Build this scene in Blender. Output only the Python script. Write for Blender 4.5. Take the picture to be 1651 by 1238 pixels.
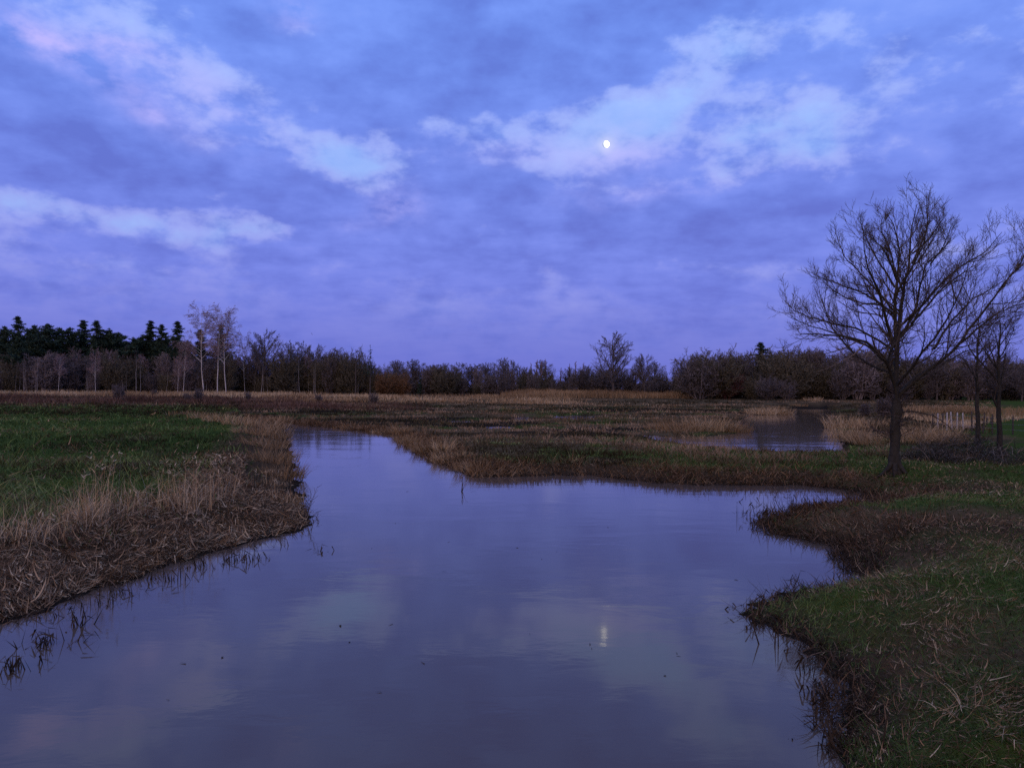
import bpy, math, random
import numpy as np
from mathutils import Matrix, Vector

for _o in list(bpy.data.objects):
    bpy.data.objects.remove(_o, do_unlink=True)
S = bpy.context.scene
COL = S.collection
R = math.radians
rng = np.random.default_rng(11)
random.seed(5)

# ------------------------------------------------------------------ camera
CAM_Z = 2.9
F_PX, CX, CY = 1240.0, 825.5, 619.0          # focal length and centre in photo pixels
PITCH, ROLL = R(0.23), R(0.36)
_f = Vector((0, math.cos(PITCH), math.sin(PITCH)))
_r0 = Vector((1, 0, 0)); _u0 = _r0.cross(_f)
CR = (_r0 * math.cos(ROLL) + _u0 * math.sin(ROLL)).normalized()
CU = (_u0 * math.cos(ROLL) - _r0 * math.sin(ROLL)).normalized()
cam_d = bpy.data.cameras.new("camera")
cam = bpy.data.objects.new("camera", cam_d)
COL.objects.link(cam)
cam_d.sensor_fit = 'HORIZONTAL'
cam_d.sensor_width = 36.0
cam_d.lens = 36.0 * F_PX / 1651.0
cam_d.clip_start, cam_d.clip_end = 0.1, 8000.0
m = Matrix((( CR.x, CU.x, -_f.x, 0), (CR.y, CU.y, -_f.y, 0), (CR.z, CU.z, -_f.z, CAM_Z), (0, 0, 0, 1)))
cam.matrix_world = m
S.camera = cam

def ray(px, py):
    v = _f + CR * ((px - CX) / F_PX) + CU * ((CY - py) / F_PX)
    return v
def on_z(px, py, z=0.0):
    v = ray(px, py); t = (z - CAM_Z) / v.z
    return (v.x * t, v.y * t)
def at_y(px, py, Y):
    v = ray(px, py); t = Y / v.y
    return (v.x * t, Y, CAM_Z + v.z * t)
def azel(px, py):
    v = ray(px, py).normalized()
    return math.atan2(v.x, v.y), math.asin(v.z)

# ------------------------------------------------------------------ world sky (dusk, broken stratocumulus)
W = bpy.data.worlds.new("World"); S.world = W; W.use_nodes = True
NT = W.node_tree
for n in list(NT.nodes): NT.nodes.remove(n)
def nd(t, nt=None, **kw):
    n = (nt or NT).nodes.new(t)
    for k, v in kw.items(): setattr(n, k, v)
    return n
def lk(a, b, nt=None): (nt or NT).links.new(a, b)
def mth(op, a, b=None, c=None, nt=None, clamp=False):
    n = nd('ShaderNodeMath', nt, operation=op, use_clamp=clamp)
    for i, v in enumerate((a, b, c)):
        if v is None: continue
        if isinstance(v, (int, float)): n.inputs[i].default_value = v
        else: lk(v, n.inputs[i], nt)
    return n.outputs[0]
def mixc(fac, a, b, nt=None, blend='MIX'):
    n = nd('ShaderNodeMix', nt, data_type='RGBA', blend_type=blend)
    for i, v in ((0, fac), (6, a), (7, b)):
        if isinstance(v, (int, float)): n.inputs[i].default_value = v
        elif isinstance(v, (tuple, list)): n.inputs[i].default_value = (*v[:3], 1)
        else: lk(v, n.inputs[i], nt)
    return n.outputs[2]
def noise(vec, scale, detail=4, rough=0.5, nt=None, dist=0.0):
    n = nd('ShaderNodeTexNoise', nt)
    n.inputs['Scale'].default_value = scale; n.inputs['Detail'].default_value = detail
    n.inputs['Roughness'].default_value = rough; n.inputs['Distortion'].default_value = dist
    if vec is not None: lk(vec, n.inputs['Vector'], nt)
    return n
SUN_EL, SUN_AZ = R(12.0), R(200.0)             # afterglow behind the camera (azimuth from +Y, clockwise)
tc = nd('ShaderNodeTexCoord')
nrm = nd('ShaderNodeVectorMath', operation='NORMALIZE'); lk(tc.outputs['Generated'], nrm.inputs[0])
sep = nd('ShaderNodeSeparateXYZ'); lk(nrm.outputs[0], sep.inputs[0])
DX, DY, DZ = sep.outputs
AZ = mth('ARCTAN2', DX, DY); EL = mth('ARCSINE', DZ)
zc = mth('ADD', mth('MAXIMUM', DZ, 0.0), 0.13)
cu = nd('ShaderNodeCombineXYZ'); lk(mth('DIVIDE', DX, zc), cu.inputs[0]); lk(mth('DIVIDE', DY, zc), cu.inputs[1])
d3 = nd('ShaderNodeCombineXYZ'); lk(DX, d3.inputs[0]); lk(DY, d3.inputs[1]); lk(mth('MULTIPLY', DZ, 1.7), d3.inputs[2])
nw = noise(d3.outputs[0], 5.0, 4, 0.55)                 # warps the cloud masses
n1 = noise(cu.outputs[0], 1.6, 5, 0.5)                  # broad sheets (seen in perspective)
n4 = noise(d3.outputs[0], 9.0, 8, 0.55)                 # billows
n5 = noise(d3.outputs[0], 30.0, 6, 0.55)                # fine tatters
n6 = noise(d3.outputs[0], 14.0, 6, 0.5)                 # shading inside the cloud
n7 = noise(cu.outputs[0], 5.0, 5, 0.55)                 # streaks low over the horizon
# domain-warped angles so that the cloud masses get ragged edges
wsep = nd('ShaderNodeSeparateColor'); lk(nw.outputs['Color'], wsep.inputs[0])
azw = mth('ADD', AZ, mth('MULTIPLY', mth('SUBTRACT', wsep.outputs[0], 0.5), 0.13))
elw = mth('ADD', EL, mth('MULTIPLY', mth('SUBTRACT', wsep.outputs[1], 0.5), 0.065))
ae = nd('ShaderNodeCombineXYZ'); lk(azw, ae.inputs[0]); lk(elw, ae.inputs[1])
def blob(px, py, rx, ry, rot=0.0):
    a, e = azel(px, py)
    mp = nd('ShaderNodeMapping', vector_type='TEXTURE')
    mp.inputs['Location'].default_value = (a, e, 0)
    mp.inputs['Rotation'].default_value = (0, 0, -R(rot))
    mp.inputs['Scale'].default_value = (rx / F_PX, ry / F_PX, 1)
    lk(ae.outputs[0], mp.inputs['Vector'])
    d = nd('ShaderNodeVectorMath', operation='DOT_PRODUCT')
    lk(mp.outputs[0], d.inputs[0]); lk(mp.outputs[0], d.inputs[1])
    return mth('EXPONENT', mth('MULTIPLY', d.outputs['Value'], -1.0))
def blobsum(lst):
    tot = None
    for (px, py, rx, ry, rot, w) in lst:
        b = blob(px, py, rx, ry, rot)
        tot = mth('MULTIPLY', b, w) if tot is None else mth('MULTIPLY_ADD', b, w, tot)
    return tot
GAPS = [(50, 322, 110, 26, 0, .55), (230, 352, 170, 30, 4, .75), (360, 385, 120, 18, -6, .25), (165, 425, 70, 14, 0, .3),
        (525, 245, 130, 40, 8, .7), (790, 212, 160, 42, 0, .85), (1000, 190, 120, 36, -25, .45), (1110, 130, 200, 46, -35, .75),
        (1250, 60, 120, 40, -15, .4), (1340, 185, 140, 50, -20, .6), (1190, 275, 190, 45, -25, .28), (1560, 230, 130, 40, -10, .3),
        (440, 190, 160, 40, 22, .35), (230, 20, 90, 30, 0, .15), (620, 330, 60, 28, 0, .35), (560, 372, 45, 14, 0, .3), (430, 375, 60, 14, -8, .25),
        (1060, 300, 150, 22, -8, .3), (470, 25, 45, 18, 0, .3)]
DARK = [(200, 265, 230, 70, 6, .62), (90, 190, 130, 45, 10, .45), (480, 110, 240, 60, 22, .45), (950, 85, 240, 85, -12, .62), (720, 90, 140, 80, 0, .3),
        (800, 305, 280, 45, 0, .45), (1250, 345, 360, 42, -4, .55), (1490, 70, 150, 40, -10, .3), (1000, 420, 520, 90, 0, .25),
        (1560, 160, 140, 60, 0, .2), (100, 395, 160, 22, 0, .25), (470, 330, 90, 30, 0, .3), (760, -160, 520, 130, 0, .7)]
PINK = [(110, 100, 190, 26, 20, .62), (330, 150, 130, 26, 22, .45), (255, 188, 22, 12, 0, .5), (70, 75, 60, 14, 0, .5), (640, 338, 40, 24, 0, .8), (470, 25, 40, 16, 0, .6),
        (180, 85, 50, 14, 0, .5), (1000, 235, 60, 40, 0, .35), (900, 250, 200, 22, 0, .35), (1100, 300, 160, 16, -6, .35), (560, 372, 40, 12, 0, .3)]
gap, drk, pnk = blobsum(GAPS), blobsum(DARK), blobsum(PINK)
def cen(n): return mth('SUBTRACT', n.outputs['Fac'], 0.5)
nb, nb3, nb4, nb6, nb7 = cen(n1), cen(n4), cen(n5), cen(n6), cen(n7)
lowfade = nd('ShaderNodeMapRange', interpolation_type='SMOOTHSTEP'); lk(EL, lowfade.inputs[0])
lowfade.inputs[1].default_value = R(2.0); lowfade.inputs[2].default_value = R(13.0)
lowfade.inputs[3].default_value = 0.0; lowfade.inputs[4].default_value = 1.0
field = mth('ADD', mth('SUBTRACT', gap, drk), mth('MULTIPLY_ADD', nb, 0.8, mth('MULTIPLY_ADD', nb3, 2.5, mth('MULTIPLY', nb4, 1.0))))
field = mth('MULTIPLY', mth('SUBTRACT', field, 0.19), lowfade.outputs[0])
def mr(v, a, b, c=0.0, d=1.0, t='SMOOTHSTEP'):
    n = nd('ShaderNodeMapRange', interpolation_type=t); lk(v, n.inputs[0])
    for k, x in zip((1, 2, 3, 4), (a, b, c, d)): n.inputs[k].default_value = x
    return n.outputs[0]
open_ = mr(field, -0.22, 0.78)                          # 0 closed deck .. 1 clear gap
# closed deck: slate where thick, paler where thin, lumpy
thick = mth('ADD', mth('MULTIPLY_ADD', drk, -0.55, 0.58), mth('MULTIPLY_ADD', nb6, 0.8, mth('MULTIPLY_ADD', nb7, 0.8, mth('MULTIPLY_ADD', nb4, .45, mth('MULTIPLY', nb, 0.5)))), clamp=True)
ramp = nd('ShaderNodeValToRGB'); lk(thick, ramp.inputs[0]); cr = ramp.color_ramp
cr.elements[0].position = 0.05; cr.elements[0].color = (.125, .205, .70, 1)
cr.elements[1].position = 1.0; cr.elements[1].color = (.27, .40, .99, 1)
for p, c in ((.3, (.152, .262, .82)), (.55, (.188, .320, .93)), (.8, (.225, .36, .97))):
    e = cr.elements.new(p); e.color = (*c, 1)
# gap: clear dusk blue, whiter where thin veil drifts over it
veil = mth('MULTIPLY_ADD', nb6, 1.6, mth('MULTIPLY_ADD', nb4, 1.0, 0.45), clamp=True)
gapc = mixc(veil, (.28, .475, 1.0), (.40, .565, 1.04))
deck0 = mixc(open_, ramp.outputs[0], gapc)
# lit, whitish rims where the deck breaks
rim = mth('MULTIPLY', mth('MULTIPLY', open_, mth('SUBTRACT', 1.0, open_)), mth('MULTIPLY_ADD', nb4, 4.0, mth('MULTIPLY_ADD', nb6, 3.0, 0.9), clamp=True))
deck1 = mixc(mth('MULTIPLY', rim, 1.5, clamp=True), deck0, (.44, .53, 1.02))
# violet tint low over the horizon
vio = nd('ShaderNodeMapRange', interpolation_type='SMOOTHSTEP'); lk(EL, vio.inputs[0])
vio.inputs[1].default_value = R(27.0); vio.inputs[2].default_value = R(4.0)
vio.inputs[3].default_value = 0.0; vio.inputs[4].default_value = 1.0
c1 = mixc(mth('MULTIPLY', vio.outputs[0], mth('MULTIPLY_ADD', open_, -.75, 1.0)), (1, 1, 1), (1.17, .85, .94), blend='MIX')
c2 = mixc(1.0, deck1, c1, blend='MULTIPLY')
horz = nd('ShaderNodeMapRange', interpolation_type='SMOOTHSTEP'); lk(EL, horz.inputs[0])
horz.inputs[1].default_value = R(11.0); horz.inputs[2].default_value = R(0.0)
horz.inputs[3].default_value = 0.0; horz.inputs[4].default_value = 0.80
dim = mr(EL, R(26.0), R(9.0))
c2 = mixc(dim, c2, mixc(1.0, c2, (.88, .89, .92), blend='MULTIPLY'))
c3 = mixc(horz.outputs[0], c2, (.112, .132, .58))
pk = mth('MULTIPLY', pnk, mth('MULTIPLY_ADD', nb3, 3.0, mth('MULTIPLY_ADD', nb4, 2.2, 0.5), clamp=True), clamp=True)
c4 = mixc(pk, c3, (.50, .47, 1.0))
# corona where the moon shines through thin cloud
ma, me_ = azel(977, 233)
mv = nd('ShaderNodeVectorMath', operation='SUBTRACT'); lk(nrm.outputs[0], mv.inputs[0]); mv.inputs[1].default_value = tuple(ray(977, 233).normalized())
md = nd('ShaderNodeVectorMath', operation='DOT_PRODUCT'); lk(mv.outputs[0], md.inputs[0]); lk(mv.outputs[0], md.inputs[1])
g1_ = mth('EXPONENT', mth('MULTIPLY', md.outputs['Value'], -1.0 / .0095 ** 2)); g2_ = mth('EXPONENT', mth('MULTIPLY', md.outputs['Value'], -1.0 / .03 ** 2))
glow = mth('MULTIPLY_ADD', g1_, .5, mth('MULTIPLY', g2_, .08))
c4 = mixc(glow, c4, (.80, .80, 1.0))
# below the horizon: dim ground tone
below = nd('ShaderNodeMapRange'); lk(DZ, below.inputs[0])
below.inputs[1].default_value = -0.02; below.inputs[2].default_value = 0.0
c5 = mixc(below.outputs[0], (.03, .03, .05), c4)
skyt = nd('ShaderNodeTexSky', sky_type='NISHITA'); skyt.sun_disc = False
skyt.sun_elevation = SUN_EL; skyt.sun_rotation = SUN_AZ
# thick cloud lets little of the clear sky through; its own glow is the cloud colour
thru = mixc(1.0, skyt.outputs[0], (.035, .032, .030), blend='MULTIPLY')
deck = mixc(1.0, c5, (10, 10, 10), blend='MULTIPLY')
both = mixc(1.0, thru, deck, blend='ADD')
bg = nd('ShaderNodeBackground'); lk(both, bg.inputs['Color']); bg.inputs['Strength'].default_value = 0.1
wo = nd('ShaderNodeOutputWorld'); lk(bg.outputs[0], wo.inputs['Surface'])

# ------------------------------------------------------------------ sun (soft afterglow) and exposure
sd_ = bpy.data.lights.new("sun", 'SUN'); sd_.energy = 1.5; sd_.angle = R(90.0); sd_.color = (1.0, .63, .24)
sun = bpy.data.objects.new("sun", sd_); COL.objects.link(sun)
_el = SUN_EL
sdir = Vector((math.sin(SUN_AZ) * math.cos(_el), math.cos(SUN_AZ) * math.cos(_el), math.sin(_el)))
sun.rotation_euler = sdir.to_track_quat('Z', 'Y').to_euler()
S.view_settings.view_transform = 'Standard'; S.view_settings.look = 'None'
S.view_settings.exposure = 0.0; S.view_settings.gamma = 1.0; S.view_settings.use_curve_mapping = False
S.cycles.max_bounces = 5; S.cycles.diffuse_bounces = 2; S.cycles.glossy_bounces = 3
S.cycles.use_denoising = False      # keeps the single blades and twigs crisp

# ------------------------------------------------------------------ helpers
def mesh_np(name, V, quads=None, tris=None, mats=(), attrs=None, midx=None, smooth=False):
    me = bpy.data.meshes.new(name)
    nq = 0 if quads is None else len(quads); ntr = 0 if tris is None else len(tris)
    me.vertices.add(len(V)); me.vertices.foreach_set('co', np.ascontiguousarray(V, dtype=np.float32).ravel())
    loops = []
    if nq: loops.append(np.asarray(quads).ravel())
    if ntr: loops.append(np.asarray(tris).ravel())
    loops = np.concatenate(loops).astype(np.int32)
    me.loops.add(len(loops)); me.loops.foreach_set('vertex_index', loops)
    me.polygons.add(nq + ntr)
    ls = np.concatenate([np.arange(nq) * 4, nq * 4 + np.arange(ntr) * 3]).astype(np.int32)
    me.polygons.foreach_set('loop_start', ls)
    if midx is not None: me.polygons.foreach_set('material_index', np.asarray(midx, dtype=np.int32))
    if smooth: me.polygons.foreach_set('use_smooth', np.ones(nq + ntr, dtype=bool))
    for mt in mats: me.materials.append(mt)
    for k, v in (attrs or {}).items():
        a = me.attributes.new(k, 'FLOAT', 'POINT'); a.data.foreach_set('value', np.ascontiguousarray(v, dtype=np.float32))
    me.update(calc_edges=True)
    return me
def obj(name, me, parent=None, kind=None):
    o = bpy.data.objects.new(name, me); COL.objects.link(o)
    if parent is not None: o.parent = parent
    if kind: o['kind'] = kind
    return o
def tag(o, label, cat, group=None):
    o['label'] = label; o['category'] = cat
    if group: o['group'] = group
    return o
def thing(name, label, cat, loc=(0, 0, 0), rz=0.0, group=None):
    o = bpy.data.objects.new(name, None); COL.objects.link(o)
    o.empty_display_size = 0.2; o.location = loc; o.rotation_euler = (0, 0, rz)
    return tag(o, label, cat, group)

_tab = np.random.default_rng(3).random((256, 256))
def vn(x, y, s=0):
    x = np.asarray(x, dtype=float) + 37.1 * s; y = np.asarray(y, dtype=float) + 91.7 * s
    xi = np.floor(x).astype(int); yi = np.floor(y).astype(int)
    fx = x - xi; fy = y - yi
    fx = fx * fx * (3 - 2 * fx); fy = fy * fy * (3 - 2 * fy)
    a = _tab[xi & 255, yi & 255]; b = _tab[(xi + 1) & 255, yi & 255]
    c = _tab[xi & 255, (yi + 1) & 255]; d = _tab[(xi + 1) & 255, (yi + 1) & 255]
    return (a * (1 - fx) + b * fx) * (1 - fy) + (c * (1 - fx) + d * fx) * fy
def fbm(x, y, s=0, o=4):
    r = 0; amp = .5; f = 1.0
    for i in range(o):
        r = r + amp * vn(np.asarray(x) * f, np.asarray(y) * f, s + i); amp *= .5; f *= 2.03
    return r / (1 - .5 ** o)
def sst(a, b, x):
    t = np.clip((np.asarray(x, dtype=float) - a) / (b - a), 0, 1); return t * t * (3 - 2 * t)

def mat_simple(name, col, rough=.9, spec=.03, var=.25, scale=8.0, bump=0.0):
    mt = bpy.data.materials.new(name); mt.use_nodes = True; nt = mt.node_tree
    p = nt.nodes['Principled BSDF']; p.inputs['Roughness'].default_value = rough
    p.inputs['Specular IOR Level'].default_value = spec
    t = nd('ShaderNodeTexCoord', nt); nz = noise(t.outputs['Object'], scale, 4, .6, nt)
    a = tuple(c * (1 - var) for c in col); b = tuple(c * (1 + var) for c in col)
    lk(mixc(nz.outputs['Fac'], a, b, nt), p.inputs['Base Color'], nt)
    if bump:
        bn = nd('ShaderNodeBump', nt); bn.inputs['Strength'].default_value = bump; bn.inputs['Distance'].default_value = .03
        n2_ = noise(t.outputs['Object'], scale * 5, 4, .7, nt)
        lk(n2_.outputs['Fac'], bn.inputs['Height'], nt); lk(bn.outputs[0], p.inputs['Normal'], nt)
    return mt
def mat_tint(name, stops, rough=.9, spec=.02):
    """colour of each blade / twig from its own 'tint' attribute"""
    mt = bpy.data.materials.new(name); mt.use_nodes = True; nt = mt.node_tree
    p = nt.nodes['Principled BSDF']; p.inputs['Roughness'].default_value = rough
    p.inputs['Specular IOR Level'].default_value = spec
    a = nd('ShaderNodeAttribute', nt, attribute_name='tint')
    r_ = nd('ShaderNodeValToRGB', nt); lk(a.outputs['Fac'], r_.inputs[0], nt)
    cr_ = r_.color_ramp
    cr_.elements[0].position = stops[0][0]; cr_.elements[0].color = (*stops[0][1], 1)
    cr_.elements[1].position = stops[-1][0]; cr_.elements[1].color = (*stops[-1][1], 1)
    for ps, c in stops[1:-1]:
        e_ = cr_.elements.new(ps); e_.color = (*c, 1)
    lk(r_.outputs[0], p.inputs['Base Color'], nt)
    return mt

# ------------------------------------------------------------------ water outlines (photo pixels on the water level)
RIVER_PX = [(420, 676), (458, 688), (464, 705), (470, 730), (474, 760), (482, 790), (492, 820), (496, 846), (478, 858), (420, 868), (340, 890),
            (260, 915), (150, 950), (60, 985), (0, 1003)]
FAR_PX = [(1392, 792), (1340, 787), (1290, 781), (1200, 781), (1120, 780), (1050, 777), (1000, 772), (955, 766), (900, 766), (830, 768), (765, 770),
          (735, 757), (700, 744), (665, 722), (640, 704), (600, 697), (540, 690), (500, 686), (455, 681), (420, 672)]
RIGHT_PX = [(1378, 1245), (1362, 1180), (1350, 1120), (1338, 1072), (1302, 1048), (1268, 1016), (1225, 1004), (1196, 990), (1240, 968), (1300, 950),
            (1345, 944), (1386, 934), (1372, 905), (1360, 878), (1300, 870), (1240, 858), (1222, 842), (1262, 829), (1320, 817), (1375, 814), (1412, 804)]
river = [on_z(*p) for p in RIVER_PX]
river += [(-9.5, 9.0), (-12.0, 4.0), (-14.0, -14.0), (5.5, -14.0), (3.6, 0.0), (3.2, 5.0)]
river += [on_z(*p) for p in RIGHT_PX] + [on_z(*p) for p in FAR_PX]
POND_PX = [(1040, 702), (1056, 709), (1085, 712), (1129, 720), (1173, 725), (1236, 731), (1287, 730), (1362, 731), (1357, 713), (1342, 690), (1339, 663), (1333, 652),
           (1275, 656), (1268, 668), (1216, 670), (1200, 674), (1190, 682), (1203, 694), (1180, 700), (1130, 704), (1100, 705), (1062, 703)]
DITCH_PX = [(1512, 678), (1556, 677), (1574, 686), (1584, 694), (1572, 700), (1540, 696)]
def ell(px, py, rx, ry): return [(px + rx * math.cos(k * math.pi / 6), py + ry * math.sin(k * math.pi / 6)) for k in range(12)]
PUD = [ell(841, 674.5, 16, 2.6), ell(925, 672.5, 34, 2.8), ell(742, 680, 18, 1.6), ell(805, 689.5, 22, 1.8), ell(1000, 668, 30, 1.5)]
POLYS = [river] + [[on_z(*p) for p in L] for L in (POND_PX, DITCH_PX)] + [[on_z(*p) for p in L] for L in PUD]

def sdist(px, py, poly):
    """signed distance, positive on land"""
    px = np.asarray(px, float); py = np.asarray(py, float)
    out = np.empty(px.shape); A = np.array(poly); Bp = np.roll(A, -1, axis=0); E = Bp - A; L2 = (E ** 2).sum(1) + 1e-12
    for s in range(0, len(px), 40000):
        x = px[s:s + 40000, None]; y = py[s:s + 40000, None]
        t = np.clip(((x - A[:, 0]) * E[:, 0] + (y - A[:, 1]) * E[:, 1]) / L2, 0, 1)
        d = np.sqrt(((A[:, 0] + t * E[:, 0] - x) ** 2 + (A[:, 1] + t * E[:, 1] - y) ** 2).min(1))
        c = ((A[:, 1] > y) != (Bp[:, 1] > y)) & (x < E[:, 0] * (y - A[:, 1]) / np.where(abs(E[:, 1]) < 1e-9, 1e-9, E[:, 1]) + A[:, 0])
        ins = (c.sum(1) % 2) == 1
        out[s:s + 40000] = np.where(ins, -d, d)
    return out
def side(x, y):
    """-1 left bank, 0 middle meadow, 1 right bank (weights)"""
    yy = np.maximum(y, 1.0); q = x / yy
    cxl = np.interp(y, [-20, 7, 11, 16, 25, 35, 46, 52, 60], [-3, -2.2, -2.2, -2.4, -4.4, -7.5, -12.5, -17.0, -21.0])
    left = np.where(y < 60, x < cxl, q < -0.35 - .0004 * (y - 60))
    bx = np.interp(y, [0, 20, 23, 26, 40, 60, 100], [0, 5, 9.2, 11.5, 17.5, 27, 45])
    right = (~left) & (x > bx)
    return left, right
def land(x, y, full=False):
    x = np.asarray(x, float).ravel(); y = np.asarray(y, float).ravel()
    near = (y < 130) & (abs(x) < 110)
    sr = np.full(x.shape, 60.0); so = np.full(x.shape, 60.0)
    if near.any():
        xn, yn = x[near], y[near]
        sr[near] = sdist(xn, yn, POLYS[0])
        s2 = np.full(xn.shape, 60.0)
        for p in POLYS[1:]: s2 = np.minimum(s2, sdist(xn, yn, p))
        so[near] = s2
    jit = (fbm(x * 1.7, y * 1.7, 2, 3) - .5) * np.clip(.25 + .012 * y, .2, .9)
    jit2 = (fbm(x * 5.5, y * 5.5, 7, 3) - .5) * np.where(x > 1.5, .48, .30) * sst(45, 20, y)
    srj = sr + jit * .9 + jit2; soj = so + jit
    left, right = side(x, y)
    far = sst(70, 190, y)
    plate = np.where(left, .48, np.where(right, .50, .14 + .14 * sst(46, 30, y)))
    plate = plate * (1 - far) + .80 * far
    wr = np.where(left, 2.5, np.where(right, 1.9 + 1.2 * sst(14, 17, y), 1.3))
    hr = np.where(srj > 0, sst(0, 1, srj / wr * .92 + .08), 0)
    ho = np.where(soj > 0, sst(0, 1, soj / (1.6 + .035 * y) + .02), 0)
    h = plate * np.minimum(hr, ho)
    h = h + np.where(np.minimum(srj, soj) > 0, 1, 0) * np.minimum(hr, ho) * ((fbm(x * .9, y * .9, 5, 3) - .5) * .12 + (fbm(x * 4, y * 4, 6, 2) - .5) * .05)
    hum = np.where(left, .17 * sst(2.2, 3.5, srj), np.where(right, .17 * sst(.5, 1.6, srj), .07 * sst(.8, 2, srj))) * sst(120, 60, y)
    h = h + hum * np.minimum(hr, ho) * (fbm(x * 1.05, y * .8, 55, 3) - .5) * 2 * .8
    h = np.where(srj < 0, -.6 * sst(0, 1.4, -srj), h); h = np.where((soj < 0), -.35 * sst(0, 1.2, -soj) - .004, h)
    if full: return h, np.minimum(srj, 60), np.minimum(soj, 60), left, right
    return h
def zpix(px, py, n=14):
    """point of the ground seen at a photo pixel"""
    z = .4
    for _ in range(n):
        X, Y = on_z(px, py, z); z = .6 * z + .4 * float(land([X], [Y])[0])
    return X, Y, float(land([X], [Y])[0])

# ------------------------------------------------------------------ ground sheet
ys = [-14.0]
while ys[-1] < 900: ys.append(ys[-1] + max(.09 if 4 < ys[-1] < 40 else .5, .013 * ys[-1] if ys[-1] > 12 else .09 if ys[-1] > 4 else .6))
ys = np.array(ys)
uc = np.linspace(-1, 1, 300)
ext = np.array([1.06, 1.16, 1.3, 1.5, 1.8, 2.3, 3.2, 5.0])
uc = np.concatenate([-ext[::-1], uc, ext])
ww = .74 * np.maximum(ys, 4) + 4
GX = uc[None, :] * ww[:, None]; GY = np.repeat(ys[:, None], len(uc), 1)
gx, gy = GX.ravel(), GY.ravel()
gh, gsr, gso, gl, gr = land(gx, gy, True)
nr, nc = len(ys), len(uc)
idx = np.arange(nr * nc).reshape(nr, nc)
quads = np.stack([idx[:-1, :-1], idx[:-1, 1:], idx[1:, 1:], idx[1:, :-1]], -1).reshape(-1, 4)
def zones(x, y, sr, so, left, right):
    """fractions of green grass, dry litter and wet mud"""
    s = np.minimum(sr, so)
    p1 = fbm(x * .16, y * .10, 8, 4); p2 = fbm(x * .6, y * .35, 9, 3)
    green = np.where(left, sst(.18, .42, p1 * .6 + p2 * .4) * sst(2.2, 3.6, sr) * sst(95, 78, y),
             np.where(right, sst(.40, .58, p1 * .5 + p2 * .5 + sst(1.0, 5.5, sr) * .12), sst(.50, .62, p1 * .55 + p2 * .45 + .12 * sst(44, 27, y)) * sst(.9, 2.0, sr) * sst(120, 90, y)))
    dry = np.where(left, sst(3.2, 2.0, sr), np.where(right, sst(.42, .60, fbm(x * .5, y * .35, 12, 3)), sst(1.9, .9, sr)))
    dry = np.maximum(dry, sst(150, 165, y))
    wet = np.maximum(sst(.55, .05, s), np.where(left | right, 0, sst(.46, .56, fbm(x * .10, y * .2, 15, 4)) * sst(38, 48, y) * sst(120, 90, y)))
    green = np.where(right & (y > 40), green * sst(.52, .62, x / np.maximum(y, 1)), green)
    return green, dry * (1 - green * .6), wet
zg, zd, zw = zones(gx, gy, gsr, gso, gl, gr)
gm = bpy.data.materials.new("ground_soil"); gm.use_nodes = True; nt = gm.node_tree
p = nt.nodes['Principled BSDF']; p.inputs['Roughness'].default_value = .95; p.inputs['Specular IOR Level'].default_value = 0.0
geo = nd('ShaderNodeNewGeometry', nt)
na = noise(geo.outputs['Position'], 2.2, 6, .65, nt); nb_ = noise(geo.outputs['Position'], 9.0, 5, .65, nt)
def att(nm): return nd('ShaderNodeAttribute', nt, attribute_name=nm).outputs['Fac']
earth = mixc(na.outputs['Fac'], (.050, .034, .016), (.15, .102, .050), nt)
grs = mixc(nb_.outputs['Fac'], (.026, .044, .009), (.075, .105, .022), nt)
dryc = mixc(nb_.outputs['Fac'], (.022, .014, .008), (.10, .066, .034), nt)
c = mixc(att('dry'), earth, dryc, nt); c = mixc(att('green'), c, grs, nt); c = mixc(att('wet'), c, (.022, .017, .012), nt)
lk(c, p.inputs['Base Color'], nt)
bn = nd('ShaderNodeBump', nt); bn.inputs['Strength'].default_value = .8; bn.inputs['Distance'].default_value = .08
lk(nb_.outputs['Fac'], bn.inputs['Height'], nt); lk(bn.outputs[0], p.inputs['Normal'], nt)
ground = obj('ground', mesh_np('ground', np.stack([gx, gy, gh], 1), quads, mats=[gm], attrs={'green': zg, 'dry': zd, 'wet': zw}, smooth=True), kind='structure')

# ------------------------------------------------------------------ water sheet
wm = bpy.data.materials.new("river_water"); wm.use_nodes = True; nt = wm.node_tree
p = nt.nodes['Principled BSDF']; p.inputs['Base Color'].default_value = (.095, .066, .045, 1)
p.inputs['Roughness'].default_value = .055; p.inputs['IOR'].default_value = 1.333; p.inputs['Specular IOR Level'].default_value = .5
geo = nd('ShaderNodeNewGeometry', nt)
mp = nd('ShaderNodeMapping', nt); mp.inputs['Scale'].default_value = (.8, 1.6, 1); lk(geo.outputs['Position'], mp.inputs['Vector'], nt)
w1 = noise(mp.outputs[0], 1.6, 3, .5, nt, dist=.6); w2 = noise(mp.outputs[0], .35, 2, .5, nt); w3 = noise(mp.outputs[0], 7.0, 2, .5, nt)
patch = nd('ShaderNodeMapRange', nt); lk(w2.outputs['Fac'], patch.inputs[0], nt)
patch.inputs[1].default_value = .46; patch.inputs[2].default_value = .66; patch.inputs[3].default_value = .30; patch.inputs[4].default_value = 1.9
hgt = mth('MULTIPLY', mth('MULTIPLY_ADD', w3.outputs['Fac'], .22, w1.outputs['Fac'], nt=nt), patch.outputs[0], nt=nt)
bn = nd('ShaderNodeBump', nt); bn.inputs['Strength'].default_value = .055; bn.inputs['Distance'].default_value = .05
lk(hgt, bn.inputs['Height'], nt); lk(bn.outputs[0], p.inputs['Normal'], nt)
wv = np.array([(-60, -13.9, 0), (75, -13.9, 0), (75, 110, 0), (-60, 110, 0)], float)
water = obj('water', mesh_np('water', wv, [(0, 1, 2, 3)], mats=[wm]), kind='structure')

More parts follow.
